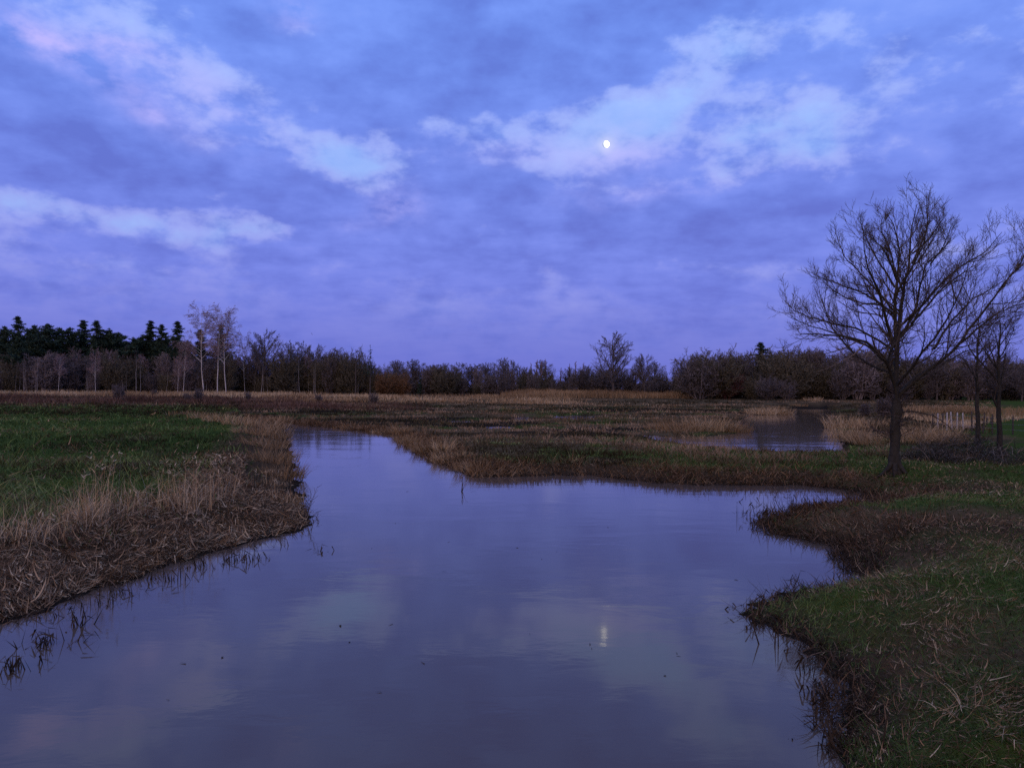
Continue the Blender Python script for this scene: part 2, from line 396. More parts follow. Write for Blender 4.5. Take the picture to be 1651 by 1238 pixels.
# ------------------------------------------------------------------ moon
mm = bpy.data.materials.new("moonlight"); mm.use_nodes = True; nt = mm.node_tree
for n in list(nt.nodes): nt.nodes.remove(n)
em = nd('ShaderNodeEmission', nt); mo = nd('ShaderNodeOutputMaterial', nt)
t = nd('ShaderNodeTexCoord', nt); nz = noise(t.outputs['Object'], .05, 3, .5, nt)
lk(mixc(nz.outputs['Fac'], (.80, .74, .72), (1.0, .98, .90), nt), em.inputs['Color'], nt); mg = nd('ShaderNodeNewGeometry', nt); ml = nd('ShaderNodeVectorMath', nt, operation='DOT_PRODUCT'); lk(mg.outputs['Normal'], ml.inputs[0], nt)
ml.inputs[1].default_value = tuple((-ray(977, 233).normalized() * .72 + CR * .66 + CU * .22).normalized())      # sunlit side
mphase = nd('ShaderNodeMapRange', nt, interpolation_type='SMOOTHSTEP'); lk(ml.outputs['Value'], mphase.inputs[0], nt)
mphase.inputs[1].default_value = -.12; mphase.inputs[2].default_value = .35; mphase.inputs[3].default_value = .75; mphase.inputs[4].default_value = 2.6
src_ = em.inputs['Color'].links[0].from_socket
lk(mixc(mth('MULTIPLY_ADD', mphase.outputs[0], .54, -.405, nt=nt, clamp=True), (.55, .66, 1.0), src_, nt), em.inputs['Color'], nt)
lk(mphase.outputs[0], em.inputs['Strength'], nt)
lk(em.outputs[0], mo.inputs['Surface'], nt)
import bmesh
bm = bmesh.new(); bmesh.ops.create_uvsphere(bm, u_segments=32, v_segments=16, radius=17.5)
me = bpy.data.meshes.new('moon'); bm.to_mesh(me); bm.free(); me.materials.append(mm)
for pl in me.polygons: pl.use_smooth = True
moon = obj('moon', me); tag(moon, 'bright white moon, nearly full, glowing in the cloudy dusk sky', 'moon')
moon.location = Vector((0, 0, CAM_Z)) + ray(977, 233).normalized() * 4000

# ------------------------------------------------------------------ vegetation materials
M_BARK = mat_simple('dark_bark', (.042, .036, .028), var=.75, scale=9, bump=1.0)
M_BARK_FAR = mat_simple('far_bark', (.085, .068, .060), var=.4, scale=3)
M_BIRCH = mat_simple('birch_bark', (.50, .45, .40), var=.6, scale=2.2)
M_TWIG = mat_tint('grey_twigs', [(0, (.040, .031, .027)), (.5, (.075, .057, .048)), (1, (.15, .115, .092))])
M_TWIG_FAR = mat_tint('brown_twigs', [(0, (.070, .056, .052)), (.5, (.115, .095, .088)), (1, (.19, .155, .142))])
M_TWIG_BIRCH = mat_tint('birch_twigs', [(0, (.15, .10, .095)), (.5, (.25, .17, .16)), (1, (.38, .27, .26))])
M_TWIG_ORANGE = mat_tint('orange_twigs', [(0, (.10, .055, .03)), (1, (.24, .13, .06))])
M_TWIG_RED = mat_tint('red_twigs', [(0, (.07, .030, .028)), (1, (.15, .065, .055))])
M_NEEDLE = mat_tint('dark_needles', [(0, (.014, .025, .017)), (.5, (.032, .052, .034)), (1, (.070, .098, .058))])
M_GRASS = mat_tint('green_grass', [(0, (.018, .034, .009)), (.35, (.062, .102, .026)), (.7, (.140, .180, .050)), (1, (.27, .25, .10))])
M_DRY = mat_tint('dead_reed', [(0, (.034, .019, .010)), (.3, (.13, .075, .040)), (.65, (.36, .228, .115)), (1, (.70, .54, .31))])
M_RUSH = mat_tint('marsh_sedge', [(0, (.026, .020, .010)), (.25, (.065, .052, .022)), (.55, (.145, .098, .052)), (1, (.34, .22, .125))])
M_REED = mat_tint('pale_reed', [(0, (.11, .064, .030)), (.5, (.31, .195, .095)), (1, (.64, .46, .25))])
M_HEATH = mat_tint('heath_stems', [(0, (.05, .026, .018)), (.5, (.10, .052, .035)), (1, (.19, .115, .075))])
M_STALK = mat_tint('wet_stalk', [(0, (.018, .014, .010)), (.7, (.055, .036, .022)), (1, (.16, .10, .06))])
M_BRAMBLE = mat_tint('bramble_stems', [(0, (.030, .026, .020)), (.6, (.085, .070, .055)), (1, (.32, .26, .20))])
M_POST = mat_simple('weathered_post', (.38, .34, .30), var=.4, scale=6, bump=.3)
M_POST_DARK = mat_simple('dark_post', (.06, .05, .042), var=.4, scale=6, bump=.3)
M_WIRE = mat_simple('fence_wire', (.16, .15, .15), rough=.5, spec=.5)

# ------------------------------------------------------------------ blades
def blade_geo(base, az, L, w, lean, curl, tint, segs=3):
    n = len(base); K = segs
    d = np.stack([np.cos(az), np.sin(az), np.zeros(n)], 1)
    phi = rng.random(n) * math.pi * 2
    wd = np.stack([np.cos(phi), np.sin(phi), (rng.random(n) - .5) * .8], 1)
    pos = base.copy(); V = np.empty((n, 2 * K + 1, 3)); T = np.repeat(tint[:, None], 2 * K + 1, 1)
    for k in range(K + 1):
        if k < K:
            hw = (w * .5 * (1 - k / K) ** .6)[:, None]
            V[:, 2 * k] = pos - wd * hw; V[:, 2 * k + 1] = pos + wd * hw
        else: V[:, 2 * K] = pos
        tl = lean + curl * (k + .5) / K
        pos = pos + (L / K)[:, None] * (np.sin(tl)[:, None] * d + np.cos(tl)[:, None] * np.array([0, 0, 1.0]))
    o = (np.arange(n) * (2 * K + 1))[:, None]
    q = [np.stack([o[:, 0] + 2 * k, o[:, 0] + 2 * k + 1, o[:, 0] + 2 * k + 3, o[:, 0] + 2 * k + 2], 1) for k in range(K - 1)]
    t = np.stack([o[:, 0] + 2 * K - 2, o[:, 0] + 2 * K - 1, o[:, 0] + 2 * K], 1)
    return V.reshape(-1, 3), (np.concatenate(q) if q else np.zeros((0, 4), int)), t, T.ravel()
def join_geo(gs):
    V, Q, T, A, off = [], [], [], [], 0
    for (v, q, t, a) in gs:
        V.append(v); Q.append(np.asarray(q).reshape(-1, 4) + off); T.append(np.asarray(t).reshape(-1, 3) + off); A.append(a); off += len(v)
    return np.concatenate(V), np.concatenate(Q), np.concatenate(T), np.concatenate(A)
def blade_mesh(name, gs, mt):
    V, Q, T, A = join_geo(gs)
    return mesh_np(name, V, Q, T, mats=[mt], attrs={'tint': A})
def U(a, b, n): return a + (b - a) * rng.random(n)
def scatter(n, y0, y1, q0, q1, pw=1.0):
    """ground points, density falling with distance; q = x / y limits"""
    t = rng.random(n)
    y = y0 * (y1 / y0) ** (t ** pw); q = U(q0, q1, n)
    return q * y, y

def stuff(name, gs, mt):
    o = obj(name, blade_mesh(name, gs, mt), kind='stuff'); return o

# --- left bank: flattened dead reeds
def thatch(n, y0, y1, q0, q1, cond, L=(.09, .25), w=.012, th=.17, tint=(.04, 1.0), flat=(62, 104), main_az=None):
    x, y = scatter(n, y0, y1, q0, q1)
    h, sr, so, l, r_ = land(x, y, True)
    k = cond(x, y, sr, so, l, r_); x, y, h, sr = x[k], y[k], h[k], sr[k]; m_ = len(x)
    cl = fbm(x * 2.2, y * 2.2, 21, 3)
    az = fbm(x * .8, y * .8, 25, 3) * 14 + rng.normal(0, .7, m_) if main_az is None else main_az + rng.normal(0, .75, m_) + (fbm(x * .9, y * .9, 26, 3) - .5) * 7
    base = np.stack([x, y, h + rng.random(m_) ** 1.5 * th * (.4 + 1.2 * cl) * sst(-.1, .7, sr) + .005], 1)
    tn = np.clip(tint[0] + (tint[1] - tint[0]) * (rng.random(m_) ** 1.5 * .75 + .35 * (fbm(x * .8, y * .8, 23, 3) - .25)), 0, 1)
    return blade_geo(base, az, U(*L, m_) * np.exp(rng.normal(0, .35, m_)), w * np.exp(rng.normal(-.05, .4, m_)) * np.maximum(1, y / 12), np.radians(U(*flat, m_)), np.radians(U(-75, 95, m_)), tn, 3)
gs = [thatch(9000, 9, 90, -.74, -.16, lambda x, y, sr, so, l, r_: l & (sr > 2.0) & (fbm(x * .35, y * .35, 47, 3) > .5), tint=(.1, .8), L=(.1, .3)),
      thatch(165000, 8.0, 27, -.90, -.16, lambda x, y, sr, so, l, r_: l & (sr > .03) & (sr < 1.5 + 1.6 * fbm(x * .7, y * .7, 30, 3) + 1.6 * rng.random(len(x)) ** 2) & ~((x / y > -.345) & (y > 20)))]
stuff('flattened_reeds', gs, M_DRY)
# --- right bank litter
gr_ = [thatch(16000, 13.5, 26, .2, .6, lambda x, y, sr, so, l, r_: (~l) & (x > 3) & (sr > -.03) & (sr < 1.7), L=(.10, .32), w=.012, th=.14, tint=(0, .55), flat=(40, 100)),
       thatch(105000, 5.2, 26, .2, 1.12, lambda x, y, sr, so, l, r_: (~l) & (r_ | (y < 22)) & (x > 2) & (sr > .0) & (fbm(x * .5, y * .35, 12, 3) + .16 * rng.random(len(x)) > .46) & ((sr > .9) | (y > 12.5) | (rng.random(len(x)) < .35)),
               L=(.045, .14), w=.007, th=.08, tint=(.05, 1.0), flat=(60, 100), main_az=R(35)),
       thatch(50000, 5.2, 26, .2, 1.12, lambda x, y, sr, so, l, r_: (~l) & (x > 2) & (sr > .0), L=(.04, .12), w=.006, th=.07, tint=(.0, .6))]
stuff('dry_bank_litter', gr_, M_DRY)
# --- far bank fringe of dead sedge
def along(px_list, n, off, L, w, tint, lean=(15, 85)):
    P = np.array([on_z(*q) for q in px_list]); sg = np.linalg.norm(np.diff(P, axis=0), axis=1); c_ = np.concatenate([[0], np.cumsum(sg)])
    t = rng.random(n) * c_[-1]; x = np.interp(t, c_, P[:, 0]) + rng.normal(0, .1, n); y = np.interp(t, c_, P[:, 1])
    T = np.stack([np.interp(t + .2, c_, P[:, 0]) - np.interp(t - .2, c_, P[:, 0]), np.interp(t + .2, c_, P[:, 1]) - np.interp(t - .2, c_, P[:, 1])], 1)
    T /= np.linalg.norm(T, axis=1, keepdims=True) + 1e-9; o_ = U(*off, n) * (.35 + 1.3 * fbm(x * .35, y * .35, 31, 3))
    x = x - T[:, 1] * o_; y = y + T[:, 0] * o_
    sg_ = np.where(land(x, y) < -.02, -1, 1); x = np.where(sg_ < 0, x + 2 * T[:, 1] * o_, x); y = np.where(sg_ < 0, y - 2 * T[:, 0] * o_, y)
    h, sr, so, l, r_ = land(x, y, True); k = (h > -.03) & (~l); x, y, h = x[k], y[k], h[k]; m_ = len(x)
    cl = fbm(x * .9, y * .9, 34, 3); az = -1.57 + rng.normal(0, 1.1, m_) + (cl - .5) * 4
    return blade_geo(np.stack([x, y, h - .01], 1), az, U(*L, m_) * (.4 + 1.2 * cl), w * U(.6, 1.4, m_) * np.maximum(1, y / 18), np.radians(U(*lean, m_)), np.radians(U(0, 80, m_)),
                     np.clip(tint[0] + (tint[1] - tint[0]) * (.55 * rng.random(m_) + .8 * (fbm(x * .4, y * .4, 36, 3) - .25)), 0, 1), 3)
gb = [along(FAR_PX[1:], 32000, (-.05, 1.5), (.15, .42), .011, (.05, .85))]
stuff('far_bank_sedge', gb, M_DRY)

# --- dark wet litter and drowned stems along every shore
def shore(n, y0, y1, q0, q1, a=-.30, b=.18, L=(.06, .26), w=.012):
    x, y = scatter(n, y0, y1, q0, q1)
    h, sr, so, l, r_ = land(x, y, True)
    k = (sr > a * (.3 + fbm(x * .9, y * .9, 33, 2))) & (sr < b); x, y, h = x[k], y[k], np.maximum(h[k], 0); m_ = len(x)
    return blade_geo(np.stack([x, y, h + .006], 1), rng.random(m_) * 6.283, U(*L, m_) * np.exp(rng.normal(0, .3, m_)), w * U(.6, 1.5, m_) * np.maximum(1, y / 12), np.radians(U(20, 88, m_)), np.radians(U(-10, 60, m_)), U(0, 1, m_), 3)
stuff('shore_litter', [shore(60000, 6, 32, -.72, .60, a=-.22), shore(26000, 12, 24, .18, .5, a=-.5, b=.5), shore(5000, 6, 14, .2, .5, a=-.2, b=.3)], M_STALK)
# --- green grass
def turf(n, y0, y1, q0, q1, cond, L=(.08, .22), w=.008, tint=(.1, .9), segs=2, lean=(15, 78)):
    x, y = scatter(n, y0, y1, q0, q1)
    h, sr, so, l, r_ = land(x, y, True)
    g, d_, w_ = zones(x, y, sr, so, l, r_)
    k = cond(x, y, sr, so, l, r_, g); x, y, h, g = x[k], y[k], h[k], g[k]; m_ = len(x)
    az = rng.random(m_) * 6.283
    cl = fbm(x * .9, y * .55, 40, 3)
    big_ = fbm(x * .10, y * .22, 44, 3)
    tn = np.clip(tint[0] + (tint[1] - tint[0]) * (.10 + .42 * rng.random(m_) + .7 * (cl - .4) + 1.5 * (big_ - .45)), 0, 1)
    sc = .6 + .9 * fbm(x * 1.3, y * .8, 41, 2)
    return blade_geo(np.stack([x, y, h - .01], 1), az, U(*L, m_) * sc, w * U(.7, 1.5, m_) * np.maximum(1, y / 9), np.radians(U(*lean, m_)), np.radians(U(0, 60, m_)), tn, segs)
gt = [turf(9000, 9, 95, -.72, -.2, lambda x, y, sr, so, l, r_, g: l & (sr > 1.8) & (fbm(x * .5, y * .5, 46, 3) > .52), L=(.25, .55), tint=(.3, 1)),
      turf(104000, 9, 95, -.90, -.2, lambda x, y, sr, so, l, r_, g: l & (sr > 1.2) & (g + .15 > rng.random(len(x))), L=(.06, .28), tint=(-.05, .8)),
      turf(140000, 4.6, 27, .18, 1.12, lambda x, y, sr, so, l, r_, g: (~l) & (x > 2) & (sr > .05) & (g * .7 + .42 > rng.random(len(x))), L=(.05, .17)),
      turf(34000, 23, 44, -.25, .5, lambda x, y, sr, so, l, r_, g: (~l) & (sr > 1.0) & (so > .2) & (g + .6 * fbm(x * .3, y * .3, 48, 3) > .25 + .6 * rng.random(len(x))), L=(.05, .16), tint=(.35, 1)),
      turf(22000, 24, 110, -.30, .5, lambda x, y, sr, so, l, r_, g: (~l) & (sr > .8) & (g > rng.random(len(x)) * .9), L=(.06, .18), tint=(.25, .95))]
stuff('meadow_grass', gt, M_GRASS)
# --- marsh tussocks over the middle meadow and rough grass on the left
def tussocks(n, y0, y1, q0, q1, cond, nb=14, H=(.12, .34), tint=(0, 1)):
    x, y = scatter(n, y0, y1, q0, q1)
    h, sr, so, l, r_ = land(x, y, True)
    k = cond(x, y, sr, so, l, r_); x, y, h = x[k], y[k], h[k]
    tn0 = np.clip((fbm(x * .12, y * .16, 50, 4) - .5) * 3.2 + .25 + .35 * (rng.random(len(x)) - .4), 0, 1)
    hh = U(*H, len(x)) * (.55 + 1.0 * fbm(x * .5, y * .4, 52, 2)); sp = .12 + .007 * y
    x = np.repeat(x, nb); y = np.repeat(y, nb); h = np.repeat(h, nb); tn0 = np.repeat(tn0, nb); hh = np.repeat(hh, nb); sp = np.repeat(sp, nb); m_ = len(x)
    az = rng.random(m_) * 6.283; rr = np.sqrt(rng.random(m_)) * sp
    x = x + np.cos(az) * rr; y = y + np.sin(az) * rr
    return blade_geo(np.stack([x, y, h - .02], 1), az, hh * U(.6, 1.2, m_), .011 * np.maximum(1, y / 11), np.radians(U(5, 60, m_)), np.radians(U(0, 60, m_)),
                     np.clip(tint[0] + (tint[1] - tint[0]) * (tn0 + .3 * (rng.random(m_) - .5)), 0, 1), 2)
gu = [tussocks(8500, 26, 150, -.42, .62, lambda x, y, sr, so, l, r_: (~l) & (sr > .6) & (so > .3)),
      tussocks(1500, 60, 165, -.75, -.3, lambda x, y, sr, so, l, r_: l, H=(.2, .45)),
      tussocks(2600, 13, 95, -.72, -.2, lambda x, y, sr, so, l, r_: l & (sr > 2.2) & (fbm(x * .2, y * .35, 61, 3) > .47), H=(.10, .28), tint=(0, .7))]
stuff('marsh_sedge', gu, M_RUSH)
# --- heather strip on the left, reed belts in front of the woods
def belt(n, y0, y1, q0, q1, H, w, tint, cond=None, lean=(0, 25), cut=.35, s=60):
    y = U(y0, y1, n); x = U(q0, q1, n) * y
    k = fbm(x * .07, y * .05, s, 4) * .75 + .25 * fbm(x * .5, y * .3, s + 9, 2) + .22 * rng.random(n) > cut + .14
    qq = (x / y - q0) / (q1 - q0); yy = (y - y0) / (y1 - y0); e_ = np.minimum(np.minimum(qq, 1 - qq) * 5, np.minimum(yy, 1 - yy) * 6)
    k &= e_ + .5 * (fbm(x * .06, y * .06, s + 3, 3) - .5) > rng.random(n) * .8
    x, y = x[k], y[k]; m_ = len(x); h = land(x, y)
    cl = fbm(x * .10, y * .12, s + 1, 3)
    return blade_geo(np.stack([x, y, h - .03], 1), rng.random(m_) * 6.283, U(*H, m_) * (.3 + 1.4 * fbm(x * .25, y * .2, s + 5, 3)), w * U(.6, 1.4, m_), np.radians(U(*lean, m_)), np.radians(U(0, 45, m_)),
                     np.clip(tint[0] + (tint[1] - tint[0]) * (.45 * rng.random(m_) + .3 + 1.9 * (cl - .5)), 0, 1), 2)
stuff('heath', [belt(26000, 88, 150, -.75, -.20, (.3, .9), .07, (0, 1), lean=(5, 45)), belt(9000, 84, 120, -.40, -.1, (.2, .6), .06, (0, .8), lean=(5, 45))], M_HEATH)
stuff('reed_belt', [belt(22000, 135, 188, -.75, -.24, (.5, 1.1), .08, (.2, 1), cut=.32, s=70), belt(26000, 112, 186, -.34, .10, (.3, .8), .07, (.0, .85), cut=.42, s=74),
                    belt(26000, 160, 188, -.02, .25, (.9, 1.7), .09, (.0, .55), cut=.1, s=78), belt(9000, 70, 150, -.2, .3, (.10, .3), .06, (.35, 1), cut=.54, s=80, lean=(20, 60)),
                    belt(9000, 60, 95, .50, .74, (.3, .7), .04, (.2, .9), cut=.3, s=82)], M_REED)

# ------------------------------------------------------------------ clumps and tufts (each one a plant of its own)
def clump_geo(n, rad, H, w, lean, curl, tint, segs=4, squash=1.0, fan=True):
    a = rng.random(n) * 6.283; rr = np.sqrt(rng.random(n)) * rad
    b = np.stack([np.cos(a) * rr, np.sin(a) * rr * squash, np.full(n, -.03)], 1)
    az = a + rng.normal(0, .9, n) if fan else rng.random(n) * 6.283
    return blade_geo(b, az, U(*H, n), w * U(.6, 1.4, n), np.radians(U(*lean, n)), np.radians(U(*curl, n)), np.clip(U(*tint, n), 0, 1), segs)
def plume_geo(n, rad, H, tint):
    """thin stems with a drooping seed plume"""
    gs = []
    a = rng.random(n) * 6.283; rr = np.sqrt(rng.random(n)) * rad
    b = np.stack([np.cos(a) * rr, np.sin(a) * rr, np.full(n, -.03)], 1); L = U(*H, n); az = rng.random(n) * 6.283; ln = np.radians(U(0, 14, n))
    gs.append(blade_geo(b, az, L, np.full(n, .008), ln, np.full(n, .12), np.clip(U(*tint, n), 0, 1), 3))
    tl = ln + .10
    tip = b + L[:, None] * np.stack([np.sin(tl) * np.cos(az), np.sin(tl) * np.sin(az), np.cos(tl)], 1) * .96
    for _ in range(4):
        gs.append(blade_geo(tip - np.array([0, 0, 1]) * U(0, .1, n)[:, None], az + rng.normal(0, .8, n), U(.06, .16, n), np.full(n, .014), np.radians(U(20, 80, n)), np.radians(U(20, 70, n)), np.clip(U(*tint, n), 0, 1), 2))
    return gs
def plant(name, px, py, gs, mt, label, cat, group=None):
    X, Y, z = zpix(px, py)
    o = obj(name, blade_mesh(name, gs, mt)); o.location = (X, Y, z); tag(o, label, cat, group); return o
TUFTS = [(22, 872, .42, .72, 400, (.5, 1), 0, 'tall pale grass tuft with bent tips at the left edge of the bank'),
         (95, 868, .25, .5, 90, (.3, .9), 3, 'thin grey grass tuft between the two tall pale tufts'),
         (165, 838, .42, 1.0, 480, (.45, 1), 14, 'tall upright pale grass tuft with seed heads above the flattened reeds'),
         (212, 836, .25, .5, 110, (.3, .9), 4, 'small pale grass tuft just beside the tall upright tuft'),
         (300, 812, .62, .88, 560, (.4, 1), 12, 'broad fan of straw grass in the middle of the left bank'),
         (350, 790, .4, .40, 140, (.2, .8), 5, 'straggling straw tuft behind the broad fan of grass'),
         (395, 784, .42, .40, 160, (.3, .95), 8, 'loose pale tuft with thin stalks near the river bend'),
         (440, 782, .35, .42, 140, (.3, 1), 8, 'pale stalky tuft on the bend nearest the river'),
         (455, 812, .45, .45, 240, (.35, 1), 2, 'matted pale straw mound hanging over the river bend')]
for (px, py, rad, H, n, tn, npl, lab) in TUFTS:
    sc = 1.0
    gs = []
    for _k in range(5):                                          # several uneven sub-tufts, some broken over
        g_ = clump_geo(int(n * .15), rad * U(.5, 1.0, 1)[0], (H * .35, H * U(.7, 1.1, 1)[0]), .0078, (0, 17), (-10, 120), tn, 5, fan=_k == 0)
        g_[0][:, :2] += rng.normal(0, rad * .5, 2); gs.append(g_)
    gs.append(clump_geo(int(n * .5), rad * 1.3, (.12, H * .5), .009, (35, 85), (10, 60), (.1, .7), 3))
    if npl: gs += plume_geo(npl * 2, rad, (H * .9, H * 1.35), (.4, 1))
    plant('grass_tuft', px, py, gs, M_DRY, lab, 'grass tuft', 'dead grass tufts standing on the left bank')
# reeds lining the left side of the channel, and clumps by the far bank and the pond
CLUMPS = [(452, 770, .75, .75, 420, (0, .55), 'dark brown reed clump overhanging the water just past the bend'), (440, 745, .9, .85, 440, (.1, .65), 'brown reed clump behind the bend on the left shore'),
          (428, 722, 1.0, .9, 420, (.15, .75), 'brown reed clump halfway up the left side of the channel'), (440, 705, 1.0, .9, 400, (.1, .7), 'reed clump beside the water in the upper channel'),
          (412, 700, 1.1, .85, 380, (.2, .8), 'reed clump at the grassy side of the upper channel'), (430, 690, 1.3, .9, 380, (.2, .85), 'pinkish reed clump where the channel bends away'),
          (395, 686, 1.3, .8, 340, (.25, .9), 'pale reed clump at the start of the reed row across the meadow'), (365, 680, 1.5, .8, 320, (.3, .9), 'pale reed clump second along the row from the channel'),
          (335, 675, 1.5, .7, 260, (.2, .8), 'low reed clump third along the row from the channel'), (300, 671, 1.6, .7, 240, (.2, .75), 'low reed clump at the far end of the row across the meadow'),
          (446, 678, 1.5, .7, 260, (.2, .8), 'reed clump at the blind end of the channel'),
          (648, 700, .55, .85, 300, (.15, .75), 'reddish reed clump on the corner of the far bank'), (662, 716, .7, .7, 300, (.1, .6), 'dark reed clump hanging into the water below the corner'),
          (690, 727, .7, .65, 280, (.1, .6), 'brown reed clump on the sloping far bank'), (714, 728, .4, .85, 200, (.4, 1), 'small upright pale clump on the far bank'),
          (728, 742, .8, .65, 320, (.2, .85), 'straw coloured clump leaning over the far bank'), (770, 757, .8, .6, 280, (.15, .75), 'straw mound on the far bank right of the leaning clump'),
          (1070, 692, 1.3, .95, 340, (.1, .6), 'dark brown clump at the left end of the pond spit'), (1100, 694, 1.4, 1.2, 420, (.1, .7), 'big brown reed clump in the middle of the pond spit'),
          (1135, 694, 1.3, 1.45, 460, (.3, .95), 'tallest pale reed clump on the pond spit'), (1165, 695, 1.2, 1.2, 400, (.25, .9), 'pale reed clump on the pond spit beside the tallest'),
          (1190, 697, .9, .95, 300, (.05, .5), 'dark reed clump at the very tip of the pond spit'), (1098, 713, .8, .8, 300, (.15, .7), 'brown reed clump between the pond and the green bank'),
          (1118, 714, .6, .9, 220, (.3, .9), 'small pale clump at the near edge of the pond'), (1226, 668, 1.7, 1.3, 380, (.4, 1), 'pale reed clump at the left of the pond islet'),
          (1243, 667, 1.6, 1.2, 360, (.35, .95), 'pale reed clump in the middle of the pond islet'), (1260, 668, 1.4, 1.1, 320, (.25, .85), 'reed clump at the right of the pond islet'),
          (1310, 652, 1.6, 1.2, 240, (.3, .9), 'pale reed clump on the far shore of the pond'), (1288, 655, 1.4, .8, 200, (.1, .6), 'low brown clump on the far shore of the pond'),
          (1362, 690, 1.4, 1.5, 460, (.35, 1), 'tall feathery reed clump at the right shore of the pond'), (1372, 705, 1.3, 1.15, 420, (.25, .95), 'straw clump in front of the feathery reeds by the pond'),
          (1395, 712, 1.3, 1.05, 420, (.2, .85), 'leaning straw clump between the pond and the big tree'), (1418, 716, 1.2, 1.0, 380, (.2, .8), 'straw clump close to the left of the big tree'),
          (1408, 690, 1.6, 1.1, 320, (.2, .8), 'reed clump behind the leaning straw by the pond'),
          (1480, 715, 1.0, 1.1, 420, (.2, .8), 'reddish reed mound close to the right of the big tree'), (1500, 706, 1.3, 1.2, 480, (.3, .9), 'large domed reed mound between the big tree and the fence'),
          (1522, 716, 1.0, .95, 360, (.15, .75), 'reed mound in front of the fence beside the brambles')]
for (px, py, rad, H, n, tn, lab) in CLUMPS:
    w = .012 * max(1, (600 / max(20, py - 625)) / 5)
    gs = [clump_geo(n, rad, (H * .5, H), w, (2, 38), (10, 75), tn, 3)]
    plant('reed_clump', px, py, gs, M_REED, lab, 'reed clump', 'dead reed clumps along the water')
# wet clods along the near edge of the pond
for i, (px, py, s) in enumerate([(1163, 716, .28), (1147, 715, .2), (1236, 722, .34), (1204, 720, .18), (1290, 722, .22), (1110, 712, .2)]):
    plant('sedge_tussock', px, py + 7, [clump_geo(120, s, (.12, s * 1.3), .02, (5, 60), (10, 70), (0, .3), 2)], M_RUSH,
          ['dark pointed tussock at the pond edge below the spit', 'small dark tussock left of the pointed one at the pond edge', 'largest dark tussock standing in the near edge of the pond',
           'low dark tussock between the pointed and the largest tussock', 'dark tussock on the pond edge nearest the big tree', 'dark tussock beside the small pale clump at the pond'][i], 'tussock', 'dark tussocks along the pond edge')

# broken reed stalks standing in the shallows
def stalk_geo(n, spread, H, tint=(0, 1)):
    gs = []; n = int(n * 1.7)
    x = rng.normal(0, spread, n); y = rng.normal(0, spread * .7, n); az = rng.random(n) * 6.283
    L = U(*H, n); ln = np.radians(np.where(rng.random(n) < .6, U(0, 25, n), U(40, 85, n)))
    b = np.stack([x, y, np.full(n, -.05)], 1)
    gs.append(blade_geo(b, az, L, np.full(n, .019), ln, np.full(n, .05), U(0, .8, n), 2))
    rz_ = np.arctan2(y, x); gs.append(blade_geo(np.stack([np.zeros(n), np.zeros(n), np.full(n, -.06)], 1), rz_, np.hypot(x, y) + .02, np.full(n, .02), np.full(n, 1.57), np.zeros(n), np.zeros(n), 1))   # rhizomes
    k = rng.random(n) < .55                                   # snapped tips
    tip = b + L[:, None] * np.stack([np.sin(ln) * np.cos(az), np.sin(ln) * np.sin(az), np.cos(ln)], 1) * .93
    m_ = int(k.sum())
    if m_: gs.append(blade_geo(tip[k], az[k] + rng.normal(0, .6, m_), U(.08, .22, m_), np.full(m_, .024), np.radians(U(80, 155, m_)), np.full(m_, .1), U(0, .8, m_), 2))
    return gs
STALKS = [(22, 1078, 16, .10, (.12, .3), 'clump of broken black stalks in the river nearest the left edge'), (70, 1040, 20, .14, (.1, .32), 'dense broken stalk clump standing off the left bank'),
          (128, 1010, 7, .07, (.15, .36), 'few upright broken stalks off the left bank'), (100, 1000, 8, .12, (.1, .3), 'sparse bent stalks between shore and dense clump'),
          (60, 1000, 12, .18, (.1, .28), 'thin stalks close under the left bank edge'), (160, 975, 12, .16, (.1, .3), 'thin bent stalks under the middle of the left bank'),
          (190, 958, 18, .2, (.1, .3), 'matted floating stalks under the left bank'), (240, 935, 8, .12, (.1, .26), 'scattered short stalks off the left bank'),
          (285, 935, 10, .1, (.12, .3), 'black stalk cluster with one thick leaf off the left bank'), (325, 915, 16, .14, (.12, .34), 'upright stalk group in the shallows of the left bank'),
          (385, 905, 22, .2, (.1, .28), 'dark stalk thicket at the foot of the left bank'), (410, 900, 16, .16, (.1, .26), 'stalk cluster beside the dark thicket near the bend'),
          (455, 880, 6, .12, (.1, .22), 'few short stalks below the river bend'), (517, 890, 9, .05, (.1, .24), 'lone broken stalk clump out in the river off the bend'),
          (1215, 832, 16, .25, (.15, .45), 'stalks at the tip of the upper muddy spit'), (1245, 818, 22, .35, (.2, .5), 'tall thin stalks behind the upper muddy spit'), (1300, 808, 18, .4, (.15, .4), 'stalks in the inlet behind the upper spit'),
          (1280, 936, 6, .05, (.1, .25), 'small stalk cluster in the inlet between the spits'), (1372, 905, 12, .2, (.1, .25), 'stalks at the back of the inlet between the spits'),
          (1215, 985, 16, .2, (.1, .3), 'stalks at the tip of the lower grassy spit'), (1228, 1012, 12, .12, (.1, .24), 'bent stalks just below the lower spit'), (1268, 1040, 9, .12, (.15, .4), 'thin leaning stalks where the lower spit meets the bank'),
          (1300, 1085, 7, .08, (.1, .25), 'few stalks along the near right shore'), (1330, 1125, 14, .1, (.1, .25), 'stalk cluster hugging the near right shore'), (1338, 1160, 16, .1, (.1, .25), 'dark stalk cluster lowest on the right shore'),
          (1352, 1205, 12, .08, (.15, .32), 'upright stalks at the near right corner of the river'), (745, 792, 3, .03, (.35, .55), 'single thin stalk standing out from the far bank'),
          (1285, 1192, 5, .04, (.03, .08), 'floating dark leaf scrap near the right shore')]
for (px, py, n, sp, H, lab) in STALKS:
    X, Y = on_z(px, py, 0)
    o = obj('broken_reed', blade_mesh('broken_reed', stalk_geo(n, sp, H), M_STALK)); o.location = (X, Y, 0)
    tag(o, lab, 'broken reeds', 'broken reed stalks in the shallows')
